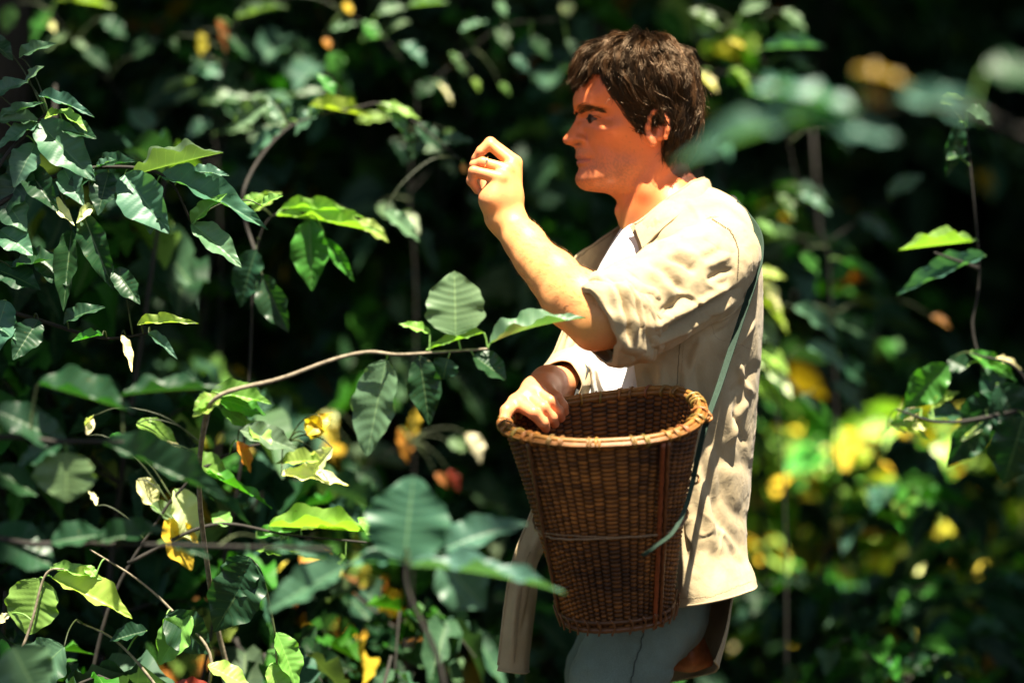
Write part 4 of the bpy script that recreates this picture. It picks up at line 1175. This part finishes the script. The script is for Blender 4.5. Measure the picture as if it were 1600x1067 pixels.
def cloth_mat(name, rough=.9, weave=1500, bs_=.25, mott=.12):
    m, n, bs, out = newmat(name); at = N(n, 'ShaderNodeAttribute', attribute_name='Col')
    nz = noise(n, 9, 5); nf = noise(n, weave, 2); c = at.outputs['Color']
    c2 = mixc(n, 1.0, c, ramp(n, nz, [(.3, (.72, .70, .66)), (.7, (1.15, 1.15, 1.15))]), 'MULTIPLY')
    c3 = mixc(n, mott, c2, mixc(n, 1.0, c2, ramp(n, nf, [(.35, (.3, .3, .3)), (.65, (1.6, 1.6, 1.6))]), 'MULTIPLY'))
    n.links.new(c3, bs.inputs['Base Color']); bs.inputs['Roughness'].default_value = rough; bs.inputs['Specular IOR Level'].default_value = .2
    bs.inputs['Sheen Weight'].default_value = .08
    b1 = bump(n, nf, bs_, .0005, bs); b2 = N(n, 'ShaderNodeBump'); b2.inputs['Strength'].default_value = .35; b2.inputs['Distance'].default_value = .004
    n.links.new(noise(n, 55, 4, dist=.6), b2.inputs['Height']); n.links.new(b2.outputs[0], b1.inputs['Normal']); return m
M_KHAKI = cloth_mat('khaki_cotton'); M_TEE = cloth_mat('white_jersey', mott=.05); M_JEAN = cloth_mat('grey_green_denim', mott=.4)
KH = np.array([.39, .305, .18]); SEAM = np.array([.20, .155, .09])

def seam(acc, pts, surf, r=.0009, lift=.0012, col=SEAM, dash=False, n=60):
    """a stitched line laid on the nearest camera-side vertices of a sheet"""
    X, Y = to_photo(surf.reshape(-1, 3)); v = surf.reshape(-1, 3); nn = grid_normals(surf).reshape(-1, 3)
    c = catmull(np.array(pts, float), n); out = []
    for x, y in c:
        d = (X - x) ** 2 + (Y - y) ** 2; m = d < max(16, d.min() + 1); i = np.where(m)[0]; i = i[np.argmin(v[i, 1])]
        q = nn[i] if nn[i, 1] < 0 else -nn[i]; out.append(v[i] + q * lift)
    out = np.array(out); out[1:-1] = (out[:-2] + out[1:-1] * 2 + out[2:]) / 4
    if dash:
        for k in range(0, n - 2, 2): tube(acc, out[k:k + 2], r, 2, 5, col=(*col, 1), smoothc=False)
    else: tube(acc, out, r, n, 5, col=(*col, 1), smoothc=False)

# overshirt body -----------------------------------------------------------------
ROWS = [
 [(984, 352, -82), (1006, 338, -90), (1034, 316, -84), (1064, 298, -52), (1082, 291, 0), (1070, 299, 48), (1035, 322, 78), (985, 352, 90)],
 [(1000, 392, -122), (1030, 357, -142), (1068, 327, -130), (1106, 309, -90), (1124, 299, -10), (1105, 316, 70), (1050, 340, 120), (962, 372, 120)],
 [(1002, 440, -160), (1056, 402, -205), (1116, 366, -215), (1158, 343, -155), (1168, 333, -30), (1140, 345, 90), (1060, 372, 165), (950, 400, 150)],
 [(1000, 500, -180), (1056, 470, -222), (1122, 440, -228), (1172, 408, -160), (1188, 394, -40), (1160, 400, 90), (1070, 420, 170), (950, 450, 165)],
 [(992, 560, -180), (1046, 548, -210), (1112, 540, -208), (1172, 524, -150), (1192, 510, -40), (1165, 520, 90), (1070, 530, 165), (950, 540, 165)],
 [(1004, 640, -180), (1052, 640, -206), (1110, 640, -200), (1164, 636, -140), (1184, 632, -40), (1160, 640, 80), (1065, 640, 150), (950, 640, 150)],
 [(1030, 760, -190), (1066, 760, -212), (1110, 762, -204), (1154, 760, -145), (1174, 756, -50), (1150, 760, 70), (1060, 760, 140), (950, 760, 140)],
 [(1040, 855, -195), (1078, 860, -222), (1118, 858, -214), (1150, 852, -165), (1166, 842, -80), (1140, 850, 50), (1050, 850, 130), (950, 850, 130)],
 [(1046, 948, -195), (1088, 944, -232), (1128, 936, -236), (1162, 926, -200), (1182, 914, -150), (1135, 900, 10), (1050, 900, 110), (950, 900, 110)]]
g = sheet_pts(ROWS, 330, 420)
n = -grid_normals(g)
Xp, Yp = to_photo(g)
FOLD_B = [(1150, 560, 1176, 620, 3, 4, -5), (1100, 520, 1075, 600, 4, 5, -6), (1120, 820, 1165, 880, -4, 5, -5), (1060, 760, 1085, 900, 5, 6, 5), (1170, 620, 1140, 700, 4, 5, -5), (1140, 640, 1168, 700, -3, 4, 4), (1092, 700, 1178, 905, 8, 9, 7), (1075, 690, 1140, 900, 6, 8, -5), (1121, 690, 1165, 830, 10, 8, 5), (1100, 640, 1160, 740, 12, 10, 5), (1085, 560, 1110, 660, 5, 7, 5), (1068, 560, 1085, 660, 4, 5, -6),
 (1168, 455, 1100, 505, -6, 5, -7), (1176, 470, 1105, 530, -8, 6, 6), (1180, 495, 1120, 560, -6, 5, -5), (1186, 560, 1130, 620, -8, 7, 4), (1120, 560, 1150, 700, 6, 9, -5), (1150, 600, 1172, 760, 5, 7, 4), (1130, 740, 1120, 930, 3, 9, 5), (1090, 800, 1070, 945, 2, 7, -5),
 (1068, 306, 1100, 345, 0, 4, -4), (1080, 330, 1150, 345, 4, 4, 3), (1100, 350, 1160, 380, 5, 6, -4), (1130, 310, 1178, 380, -6, 8, 4), (1140, 420, 1180, 440, 3, 4, 4), (1010, 570, 1030, 640, 2, 6, 5), (1035, 560, 1040, 650, 2, 5, -5), (1060, 850, 1170, 870, 6, 10, 2)]
h = strokes(g, FOLD_B) + cloth_noise(g, 9, .0036, (1, 1, .45), 3) + cloth_noise(g, 26, .0016, (1, 1, .6), 5) + cloth_noise(g, 70, .0006, (1, 1, .7), 6) + crease(g, 11, .0024, (1, 1, .45), 71) + crease(g, 24, .0018, (1, 1, .8), 75)
g = g + n * (h * np.clip((Yp - 300) / 50, .1, 1))[..., None]
G_BODY = g
sh = Acc(); add_sheet(sh, g, .0016, (*KH, 1), flip=True)
# hem roll of the near side and the stitches
def edge_roll(acc, line, r, col=KH): tube(acc, line, r, len(line), 6, col=(*col, 1), smoothc=False)
edge_roll(sh, g[-1, ::4], .0022); edge_roll(sh, g[:, 0][::4], .0018)
seam(sh, [(1050, 936), (1090, 932), (1130, 924), (1178, 905)], g, dash=True, n=110)
seam(sh, [(1110, 337), (1146, 357), (1162, 395), (1160, 446)], g, r=.0012); seam(sh, [(1117, 335), (1152, 356), (1168, 395), (1166, 446)], g, r=.0007, dash=True, n=90)
seam(sh, [(1118, 499), (1126, 522), (1150, 530), (1180, 542)], g, r=.0012); seam(sh, [(1112, 505), (1122, 527), (1150, 536), (1180, 548)], g, r=.0007, dash=True, n=70)
seam(sh, [(1061, 531), (1057, 570), (1054, 620)], g, r=.0009); seam(sh, [(1067, 531), (1063, 570), (1060, 620)], g, r=.0007, dash=True, n=60)

# back tail hanging lower behind, with its inner side seen
TAIL = [[(1165, 840, -80), (1156, 850, 0), (1110, 850, 90), (1050, 850, 110)], [(1144, 930, -110), (1142, 935, -10), (1100, 935, 90), (1040, 930, 110)],
        [(1133, 985, -125), (1134, 990, -20), (1095, 990, 80), (1030, 985, 105)], [(1118, 1032, -125), (1120, 1046, -20), (1085, 1056, 70), (1035, 1066, 100)]]
g = sheet_pts(TAIL, 120, 130); g = g - grid_normals(g) * (cloth_noise(g, 16, .004, (1, 1, .4), 8))[..., None]
add_sheet(sh, g, .0018, (*KH, 1), flip=True); edge_roll(sh, g[-1, ::3], .0022)

# sleeve ---------------------------------------------------------------------------
def limb_tube(pts, nu, nv, squash=None):
    """pts: (px,py,ymm,r_up,r_side) -> grid around a bent axis; returns grid and outward normals"""
    c = np.array([[*Q(*p[:3]), p[3] * .001, p[4] * .001] for p in pts]); cc = catmull(c, nu); p = cc[:, :3]; tn = nrm(np.gradient(p, axis=0))
    cam_ = nrm(p - np.array([0, -D, ZC])); up = nrm(np.cross(tn, cam_)); sd = np.cross(up, tn)
    a = np.linspace(0, 2 * math.pi, nv, endpoint=False); r1 = cc[:, 3][:, None, None]; r2 = cc[:, 4][:, None, None]
    g = p[:, None] + np.cos(a)[None, :, None] * up[:, None] * r1 + np.sin(a)[None, :, None] * sd[:, None] * r2
    nn = nrm(np.cos(a)[None, :, None] * up[:, None] / r1 + np.sin(a)[None, :, None] * sd[:, None] / r2)
    return g, nn
g, nn = limb_tube([(1138, 398, -120, 52, 54), (1118, 406, -172, 64, 64), (1085, 432, -212, 73, 70), (1040, 458, -252, 73, 69), (1000, 478, -282, 73, 66), (968, 496, -308, 66, 62), (955, 505, -318, 60, 58)], 250, 300)
FOLD_S = [(989, 540, 1165, 442, 4, 3.2, -11), (985, 552, 1160, 462, 4, 4, 7), (1000, 520, 1150, 440, 3, 5, 6), (1011, 408, 1074, 462, -7, 6, -7), (1000, 420, 1060, 480, -8, 7, 5), (1039, 400, 1090, 428, -4, 5, -7), (1046, 390, 1104, 414, -4, 6, 5),
  (1080, 408, 1135, 384, 4, 6, -3.5), (1095, 418, 1145, 395, 4, 5, 4), (1028, 490, 1074, 460, 3, 5, -4), (1030, 496, 1080, 470, 4, 5, 4), (990, 470, 1010, 530, -5, 6, -6), (1004, 465, 1025, 525, -5, 6, 4), (1060, 350, 1120, 352, -3, 5, -4),
  (1060, 372, 1110, 370, 3, 5, 3), (1000, 440, 960, 440, 4, 5, -4), (1060, 500, 1130, 455, 5, 4, -4), (980, 400, 1040, 380, 4, 5, -3), (1100, 440, 1150, 420, -3, 4, -4)]
h = strokes(g, FOLD_S) + cloth_noise(g, 13, .0058, (1, 1, 1), 11) + cloth_noise(g, 34, .0014, (1, 1, 1), 13) + cloth_noise(g, 80, .0006, (1, 1, 1), 14) + crease(g, 13, .0036, (1, 1, 1.3), 81) + crease(g, 27, .0020, (1, 1, 1), 85)
g = g + nn * h[..., None]; G_SL = np.concatenate([g, g[:, :1]], 1)
add_sheet(sh, G_SL, .0016, (*KH, 1)) 
seam(sh, [(1112, 340), (1143, 360), (1156, 395), (1155, 440)], G_SL, r=.0010, dash=True, n=80)
# rolled cuff: three lapped turns
def cuff(acc, axis, off, seed):
    g, nn = limb_tube(axis, 110, 260)
    nu = g.shape[0]; u = np.linspace(0, 1, nu)[:, None]; a = np.linspace(0, 2 * math.pi, 260, endpoint=False)[None]
    edge = -.007 * (np.clip((u - .86) / .14, 0, 1) ** 2) - .006 * (np.clip((.12 - u) / .12, 0, 1) ** 2)
    wr = .0042 * np.sin(a * 3 + u * 3.2 + seed) * np.sin(a * 2 + seed) + .0032 * np.sin(a * 9 + u * 5.0 + seed * 2) * (.5 + .5 * np.sin(a * 2.3 + seed))
    h = off + edge + wr + strokes(g, [(957, 438, 978, 540, -8, 2.6, -9), (948, 444, 966, 548, -8, 5, 6), (983, 448, 994, 524, -7, 2.6, -9), (970, 443, 986, 538, -8, 4, 6), (935, 484, 948, 552, 4, 3, -5), (1000, 455, 1006, 530, -5, 3, -6)]) + cloth_noise(g, 28, .0030, (1, 1, 1), seed) + cloth_noise(g, 60, .0010, (1, 1, 1), seed + 2) + crease(g, 20, .0045, (1.2, 1, .6), seed + 5) + crease(g, 42, .0016, (1, 1, .8), seed + 9)
    g = g + nn * h[..., None]; g = np.concatenate([g, g[:, :1]], 1); add_sheet(acc, g, .0018, (*KH, 1)); return g
g1 = cuff(sh, [(1000, 482, -285, 68, 62), (980, 490, -298, 69, 64), (962, 498, -313, 66, 62)], .000, 21)
g2 = cuff(sh, [(984, 489, -296, 66, 62), (962, 499, -312, 68, 64), (944, 507, -326, 61, 60)], .004, 33)
g3 = cuff(sh, [(966, 499, -312, 60, 58), (944, 508, -326, 60, 58), (930, 514, -332, 54, 54)], .006, 47)
# collar
COL = [[(1100, 279, 10), (1084, 283, -44), (1050, 306, -78), (1018, 332, -92), (990, 352, -98)],
       [(1108, 283, 8), (1096, 292, -62), (1060, 311, -100), (1022, 342, -108), (994, 362, -106)],
       [(1114, 302, 4), (1100, 312, -88), (1064, 334, -138), (1031, 361, -150), (1004, 390, -146)]]
g = sheet_pts(COL, 40, 120); g = g - grid_normals(g) * cloth_noise(g, 30, .002, (1, 1, 1), 17)[..., None]
nn_ = grid_normals(g); add_sheet(sh, g, .0022, (*KH, 1), flip=(nn_[20, 60, 1] > 0)); edge_roll(sh, g[-1, ::3], .0017); edge_roll(sh, g[0, ::3], .0017)
COL2 = [[(1100, 279, 10), (1080, 285, 50), (1040, 308, 80), (1005, 335, 84)], [(1108, 290, 10), (1090, 300, 70), (1050, 325, 110), (1010, 352, 110)]]
g = sheet_pts(COL2, 20, 60); add_sheet(sh, g, .0022, (*KH, 1))
# far front panel with its lapel and placket
FAR = [[(971, 352, 62), (978, 356, 70), (990, 366, 80), (1010, 380, 100)], [(930, 380, 30), (948, 392, 44), (968, 405, 70), (1000, 410, 120)],
       [(898, 404, 14), (918, 420, 30), (950, 432, 60), (1000, 440, 140)], [(896, 445, 0), (908, 455, 20), (940, 470, 60), (990, 480, 150)],
       [(884, 500, -20), (900, 505, 0), (925, 510, 40), (980, 520, 150)], [(868, 545, -40), (888, 552, -36), (905, 556, 10), (970, 560, 150)],
       [(850, 592, -52), (868, 606, -60), (893, 612, -30), (960, 610, 140)], [(862, 700, -50), (874, 704, -50), (896, 706, -20), (960, 700, 140)],
       [(834, 790, -20), (850, 792, -24), (870, 794, -30), (950, 790, 130)], [(806, 862, -35), (822, 864, -42), (838, 866, -36), (850, 860, 10)],
       [(791, 930, -30), (808, 932, -38), (828, 932, -30), (838, 930, 0)], [(777, 1046, -28), (796, 1049, -38), (819, 1051, -30), (826, 1048, -5)]]
g = sheet_pts(FAR, 330, 110); nn_ = grid_normals(g); s_ = np.sign(nn_[100, 20, 1]) * -1
h = cloth_noise(g, 22, .0035, (1, 1, .4), 23) + crease(g, 16, .0035, (1, 1, .4), 91) + strokes(g, [(812, 900, 800, 1040, 3, 4, 4), (838, 870, 812, 1000, -3, 4, -4), (866, 560, 858, 612, 4, 5, 5), (905, 430, 950, 400, 3, 4, 4), (905, 500, 880, 560, 3, 4, -5)])
g = g + nn_ * s_ * h[..., None]; add_sheet(sh, g, .0018, (*KH, 1), flip=s_ < 0); edge_roll(sh, g[::3, 0], .0018); edge_roll(sh, g[-1, ::2], .002)
G_FAR = g
seam(sh, [(829, 860), (822, 900), (813, 960), (806, 1040)], g, r=.0007, dash=True, n=120)
seam(sh, [(968, 358), (930, 386), (902, 408)], g, r=.0007, n=40)
# right sleeve, mostly behind
g, nn = limb_tube([(1005, 400, 160, 62, 62), (955, 480, 140, 58, 58), (918, 560, 60, 50, 50), (890, 592, -60, 42, 42), (872, 600, -150, 36, 36)], 120, 120)
g = g + nn * cloth_noise(g, 18, .006, (1, 1, 1), 29)[..., None]; add_sheet(sh, np.concatenate([g, g[:, :1]], 1), .0018, (*KH, 1))
SHIRT = sh.build('overshirt', M_KHAKI, man)
# buttons
def button(x, y, surf, par):
    X, Y = to_photo(surf.reshape(-1, 3)); i = np.argmin((X - x) ** 2 + (Y - y) ** 2); nnb = grid_normals(surf).reshape(-1, 3)[i]
    if nnb[1] > 0: nnb = -nnb
    c = surf.reshape(-1, 3)[i] + nnb * .002; u1 = nrm(np.cross(nnb, [0, 0, 1.])); u2 = np.cross(nnb, u1); a = Acc()
    for r0, r1, dz in ((.0001, .0028, .0004), (.0028, .0048, .0014), (.0048, .0056, .0006)):
        t = np.linspace(0, 2 * math.pi, 20, endpoint=False); A_ = c + nnb * dz * .6 + r0 * (np.cos(t)[:, None] * u1 + np.sin(t)[:, None] * u2); B_ = c + nnb * dz + r1 * (np.cos(t)[:, None] * u1 + np.sin(t)[:, None] * u2)
        a.add(np.concatenate([A_, B_]), grid_faces(2, 20, True))
    t = np.linspace(0, 2 * math.pi, 20, endpoint=False); A_ = c + .0056 * (np.cos(t)[:, None] * u1 + np.sin(t)[:, None] * u2); a.add(np.concatenate([A_, A_ - nnb * .002]), grid_faces(2, 20, True))
    a.build('button', M_BUTTON, par)
M_BUTTON = plain('dark_button', (.06, .045, .03), .35, .5)
button(826, 905, G_FAR, SHIRT); button(892, 558, G_FAR, SHIRT); button(1027, 456, G_SL, SHIRT)
# separate red-brown panel under the shirt tail
a = Acc(); PO = [[(1062, 960, 10), (1080, 975, -10), (1098, 990, 10)], [(1052, 995, 5), (1080, 1005, -22), (1108, 1015, 5)], [(1048, 1030, 5), (1080, 1036, -22), (1114, 1032, 5)], [(1046, 1046, 15), (1080, 1050, 5), (1112, 1040, 15)]]
g = sheet_pts(PO, 40, 40); nn_ = grid_normals(g); add_sheet(a, g, .018, (.34, .10, .03, 1), flip=nn_[20, 20, 1] > 0)
a.build('brown_panel', attr_mat('brown_panel_surface', .5, .4, 60, .6, .4, .002), man)

# t-shirt ----------------------------------------------------------------------------
TR = [(350, 974, 1062, -52, 60, 0), (368, 963, 1090, -75, 80, 5), (395, 948, 1120, -110, 110, 5), (430, 932, 1150, -130, 130, 0), (500, 912, 1164, -140, 140, 0), (560, 898, 1166, -145, 140, 0),
      (620, 889, 1160, -150, 135, 0), (700, 884, 1154, -150, 130, 0), (800, 886, 1146, -150, 125, 0), (900, 890, 1130, -145, 120, 0), (925, 892, 1120, -140, 115, 0)]
def loop_rows(TR, nv=12):
    rows = []
    for (py, x0, x1, y0, y1, sk) in TR:
        cx, ax, cy, ay = (x0 + x1) / 2, (x1 - x0) / 2, (y0 + y1) / 2, (y1 - y0) / 2; r = []
        for k in range(nv + 1):
            a_ = 2 * math.pi * k / nv + math.pi; ca, sa = math.cos(a_), math.sin(a_); e = .85
            X = cx + ax * math.copysign(abs(ca) ** e, ca); Y = cy + ay * math.copysign(abs(sa) ** e, sa); r.append((X + (Y - cy) * .22 * (abs(sa) > .2) * (1 - abs(ca)) , py - 22 * (X - x0) / (x1 - x0) * (py < 380), Y))
        rows.append(r)
    return rows
g = sheet_pts(loop_rows(TR), 240, 260); nn_ = grid_normals(g); s_ = -np.sign(nn_[120, 65, 1]) if nn_[120, 65, 1] != 0 else 1
h = cloth_noise(g, 10, .004, (1, 1, .4), 41) + crease(g, 12, .004, (1, 1, .5), 97) + strokes(g, [(935, 560, 960, 640, 3, 6, 5), (915, 570, 925, 640, 2, 5, -5), (965, 400, 940, 440, 4, 5, 3)])
ctr = g.mean(1, keepdims=True); s_ = np.sign(((g - ctr) * nn_).sum(-1).mean()); g = g + nn_ * s_ * h[..., None]
a = Acc(); add_sheet(a, g, .0016, (.86, .85, .86, 1), flip=s_ < 0); tube(a, g[2, ::4], .0028, None, 6, col=(.86, .85, .86, 1)); a.build('t_shirt', M_TEE, man)

# trousers and shoes --------------------------------------------------------------------
tg = [Group(.06, [E((1018, 930, 0), (80, 125, 100))]),
      Group(.05, chain([(1000, 970, -75, 74), (968, 1060, -100, 72), (975, 1400, -100, 58), (1010, 1790, -95, 52)]), .02),
      Group(.05, chain([(985, 960, 70, 74), (955, 1060, 85, 66), (950, 1400, 85, 54), (930, 1790, 90, 50)]), .02)]
def jean_disp(p): return crease(p, 13, .004, (1, 1, 1.8), 95) + cloth_noise(p, 11, .010, (1, 1, .6), 51) + cloth_noise(p, 30, .003, (1, 1, 1), 53)
tv, tf = surface_net(tg, (-.05, -.26, .03), (.50, .26, 1.02), .005, disp=jean_disp)
tv = tv[:]; a = Acc(); tcol = np.tile([.135, .172, .138], (len(tv), 1)); a.add(tv, tf, None, None, tcol)
def jean_seam(pts):
    X, Y = to_photo(tv); c = catmull(np.array(pts, float), 40); o = []
    for x, y in c:
        d = (X - x) ** 2 + (Y - y) ** 2; i = np.where(d < max(60, d.min() + 1))[0]; o.append(tv[i[np.argmin(tv[i, 1])]] + [0, -.0015, 0])
    o = np.array(o); o[1:-1] = (o[:-2] + 2 * o[1:-1] + o[2:]) / 4; tube(a, o, .0010, 40, 5, col=(.07, .09, .075, 1), smoothc=False)
jean_seam([(1010, 970), (1002, 1020), (990, 1066), (985, 1200)])
a.build('trousers', M_JEAN, man)
for ym, x in ((-95, 1010), (90, 930)):
    gx = (D + ym * .001) / D; x0 = (x - 800) * .001 * gx; yy = ym * .001
    G_ = [Group(.03, [('c', np.array([x0 + .06, yy, .055]), np.array([x0 - .13, yy, .040]), .045, .036), ('c', np.array([x0 + .03, yy, .12]), np.array([x0 + .03, yy, .06]), .046, .048)], .02)]
    v, f = surface_net(G_, (x0 - .25, yy - .1, -.01), (x0 + .2, yy + .1, .2), .005); v[:, 2] = np.maximum(v[:, 2], .004)
    a = Acc(); a.add(v, f, None, None, np.tile([.07, .045, .03], (len(v), 1))); a.build('shoe', M_JEAN, man)
# ------------------------------------------------------------------ woven basket
YB = -322.0
TC = Q(941, 653, YB); BC = Q(965, 962, YB + 82)
AX = nrm(TC - BC); HB = np.linalg.norm(TC - BC)
UX = np.array([1, 0, .085]); UX = nrm(UX - AX * (UX @ AX)); VX = np.cross(AX, UX)      # VX points away from the camera
if VX[1] < 0: VX = -VX
basket = empty('woven_basket', tuple(BC), 'tall woven brown cane basket slung on a green strap at the man\'s side', 'basket')
def prof(t):    # t 0 bottom .. 1 top ; half sizes
    a = np.interp(t, [0, .08, .3, .6, .85, 1], [.076, .082, .094, .112, .129, .1405]); b = np.interp(t, [0, .3, .6, 1], [.062, .076, .092, .112]); return a, b
def bsurf(th, t, off=0.0):
    a, b = prof(t); ex = 2 / 2.35; c, s = np.cos(th), np.sin(th)
    x = np.sign(c) * np.abs(c) ** ex * (a + off); y = np.sign(s) * np.abs(s) ** ex * (b + off)
    sag = .006 * np.sin(th * 2 + .6) * t
    return BC + x[..., None] * UX + y[..., None] * VX + (t * HB + sag)[..., None] * AX
def make_basket():
    NS = 58; NR = 44; spu = 12; spr = 8; nu, nv = NR * spr + 1, NS * spu
    v = np.linspace(0, 1, nu)[:, None]; th = np.linspace(0, 2 * math.pi, nv, endpoint=False)[None]
    P3 = lambda f, g_: np.stack([np.cos(th) * f + 0 * v, np.sin(th) * f + 0 * v, v * g_ + 0 * th], -1)
    ph = th * NS / (2 * math.pi) + .12 * vnoise(P3(3, 7), 2); cI = np.floor(ph); fu = ph - cI
    rr = v * NR + .5 * (cI % 2) + .22 * vnoise(P3(5, 6), 6); row = np.floor(rr); fr = rr - row
    bu = np.clip(np.sin(np.pi * fu), 0, 1) ** .45; bv_ = np.clip(np.sin(np.pi * fr), 0, 1) ** .6; prf = bu * bv_
    disp = .0046 * prf - .002
    hsh = lambda a_, b_: np.modf(np.abs(np.sin(a_ * 12.9898 + b_ * 78.233) * 43758.5453))[0]
    tone = (.35 + .5 * hsh(row, 0) + .75 * hsh(row, cI)) * (.10 + .90 * np.clip(prf * 1.25 - .15, 0, 1))
    p = bsurf(th + 0 * v, v + 0 * th, disp)
    age = .70 + .55 * vnoise(P3(2, 3), 9)
    col = (tone * age)[..., None] * np.array([.25, .085, .013])
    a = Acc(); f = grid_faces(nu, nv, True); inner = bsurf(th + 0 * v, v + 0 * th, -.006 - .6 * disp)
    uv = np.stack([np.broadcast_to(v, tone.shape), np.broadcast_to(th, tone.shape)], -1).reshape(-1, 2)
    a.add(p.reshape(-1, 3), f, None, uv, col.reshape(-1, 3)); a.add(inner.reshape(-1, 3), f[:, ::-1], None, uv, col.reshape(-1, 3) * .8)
    # woven bottom
    k = 40; r = np.linspace(0, 1, k)[:, None]; t2 = np.linspace(0, 2 * math.pi, 160, endpoint=False)[None]; q = bsurf(t2, np.zeros_like(t2) + .01)
    cc = q.mean(1, keepdims=True); b = cc + (q - cc) * r[..., None]; b = b + AX * (.002 * np.sin(r * 70) * np.sin(t2 * 20))[..., None]
    a.add(b.reshape(-1, 3), grid_faces(k, 160, True), None, None, np.tile([.12, .06, .02], (k * 160, 1)))
    a.build('woven_body', M_CANE, basket)
M_CANE = attr_mat('cane', .5, .22, 90, .45, .35, .0012); M_RIM = attr_mat('rim_cane', .42, .4, 120, .5, .3, .001)
make_basket()
def ring_pts(t, off, n=120, z=0): 
    th = np.linspace(0, 2 * math.pi, n); return bsurf(th, np.full(n, t), off) + AX * z
a = Acc(); GOLD = (.19, .072, .012, 1)
tube(a, ring_pts(1, .004), .0044, 120, 8, col=GOLD, cap=False, smoothc=False); tube(a, ring_pts(1, -.005), .0042, 120, 8, col=(.19, .08, .018, 1), cap=False, smoothc=False)
tube(a, ring_pts(1, -.001, z=.005), .0040, 120, 8, col=(.25, .11, .02, 1), cap=False, smoothc=False)
RIM = a.build('rim', M_RIM, basket)
a = Acc(); br = np.random.default_rng(3)
for k in range(36):
    th = 2 * math.pi * k / 36 + br.normal(0, .035); pts = []; dth = .03
    for j in range(15):
        al = 2 * math.pi * j / 12; q = bsurf(np.array([th + dth * (j / 14 - .5)]), np.array([1.0]), np.array([-.001 + .0102 * math.cos(al)]))[0] + AX * (.001 + .0076 * math.sin(al)); pts.append(q)
    tube(a, pts, .0022, 30, 5, col=(.27 * br.uniform(.6, 1.2), .115 * br.uniform(.6, 1.2), .022, 1))
tube(a, ring_pts(1, .0095, z=.001), .0014, 120, 6, col=(.22, .09, .02, 1), cap=False, smoothc=False); a.build('binding', M_RIM, RIM)
# base hoop and its lashings
a = Acc(); tube(a, ring_pts(.02, .004), .0042, 120, 7, col=(.12, .045, .014, 1), cap=False, smoothc=False); tube(a, ring_pts(.06, .003), .003, 120, 7, col=(.10, .04, .014, 1), cap=False, smoothc=False)
for k in range(30):
    th = 2 * math.pi * k / 30; q = [bsurf(np.array([th + d]), np.array([t]), np.array([.010]))[0] for d, t in ((0, .085), (.05, .045), (.0, 0.0))]; tube(a, q, .0016, 10, 5, col=(.14, .055, .018, 1))
a.build('base_hoop', M_RIM, basket)
# waist cord, upright splints
a = Acc(); th = np.linspace(0, 2 * math.pi, 140); tube(a, bsurf(th, .505 + .012 * np.sin(th * 3), .0045 + .001 * np.sin(th * 23)), .0018, 140, 6, col=(.24, .14, .07, 1), cap=False, smoothc=False)
tube(a, bsurf(th, .515 + .012 * np.sin(th * 3 + 1), .0045 + .001 * np.sin(th * 19)), .0014, 140, 6, col=(.2, .11, .05, 1), cap=False, smoothc=False); a.build('waist_cord', M_RIM, basket)
def th_at(px, t):
    th = np.linspace(math.pi, 2 * math.pi, 500); X, Y = to_photo(bsurf(th, np.full(500, t))); return th[np.argmin(np.abs(X - px))]
for (x0, x1, c) in ((1033, 1019, (.20, .045, .012, 1)), (1041, 1027, (.15, .05, .015, 1)), (828, 882, (.12, .05, .02, 1))):
    a = Acc(); ts = np.linspace(.985, .0, 30); q = np.array([bsurf(np.array([th_at(x0 + (x1 - x0) * (1 - t), t)]), np.array([t]), np.array([.0052 + .0008 * math.sin(t * 90)]))[0] for t in ts])
    tube(a, q, .0030 if x0 != 1033 else .0036, 30, 7, col=c, smoothc=False); a.build('splint', M_RIM, basket)
for (cx, cy, r) in ((1098, 648, 8), (1104, 652, 6), (1083, 748, 7), (1068, 800, 5)):
    a = Acc(); c = Q(cx, cy, YB - 8); tube(a, [c + .001 * r * np.array([math.cos(t) * 1.2, .4 * math.sin(t * 2), math.sin(t)]) for t in np.linspace(0, 6.283, 13)], .0021, 40, 6, col=(.36, .15, .04, 1), cap=False); a.build('strap_loop', M_RIM, basket)
a = Acc(); tube(a, [Q(1080, 642, YB - 10), Q(1094, 640, YB - 14), Q(1110, 650, YB - 8), Q(1104, 658, YB)], .0028, 20, 6, col=(.30, .13, .04, 1)); tube(a, [Q(1086, 630, YB), Q(1092, 622, YB - 4), Q(1088, 640, YB - 8)], .0016, 12, 6, col=(.4, .2, .05, 1))
a.build('cane_end', M_RIM, basket)
# webbing strap
def ribbon(acc, pts, w0, w1, facing, th_, col, n=120):
    c = catmull(np.array([Q(*p) for p in pts]), n); tn = nrm(np.gradient(c, axis=0)); sd = nrm(np.cross(tn, np.array(facing))); nn = np.cross(sd, tn)
    w = np.linspace(w0, w1, n)[:, None]; s = np.linspace(-1, 1, 7); g = c[:, None] + s[None, :, None] * (sd * w)[:, None] + (nn * .0)[:, None]
    add_sheet(acc, g, th_, col)
M_STRAP = attr_mat('green_webbing', .8, .3, 400, .5, .5, .0008)
a = Acc()
ribbon(a, [(1150, 318, -60), (1183, 360, -120), (1188, 400, -150), (1178, 440, -180), (1158, 500, -205), (1140, 555, -228), (1122, 610, -262), (1106, 655, -318), (1096, 690, -335), (1084, 745, -340)], .0060, .0038, (-.45, -1, 0), .002, (.016, .036, .022, 1), 150)
ribbon(a, [(1084, 745, -340), (1072, 790, -350), (1052, 830, -372), (1028, 850, -388), (1010, 864, -384), (1004, 866, -366)], .0034, .0024, (0, -1, 0), .002, (.022, .045, .028, 1), 90)
ribbon(a, [(1150, 318, -60), (1135, 310, 40), (1060, 335, 150), (960, 430, 190), (925, 520, 60), (918, 570, -90), (904, 610, -150), (893, 650, -165)], .005, .004, (0, -1, .2), .002, (.02, .02, .018, 1), 150)
a.build('shoulder_strap', M_STRAP, basket)
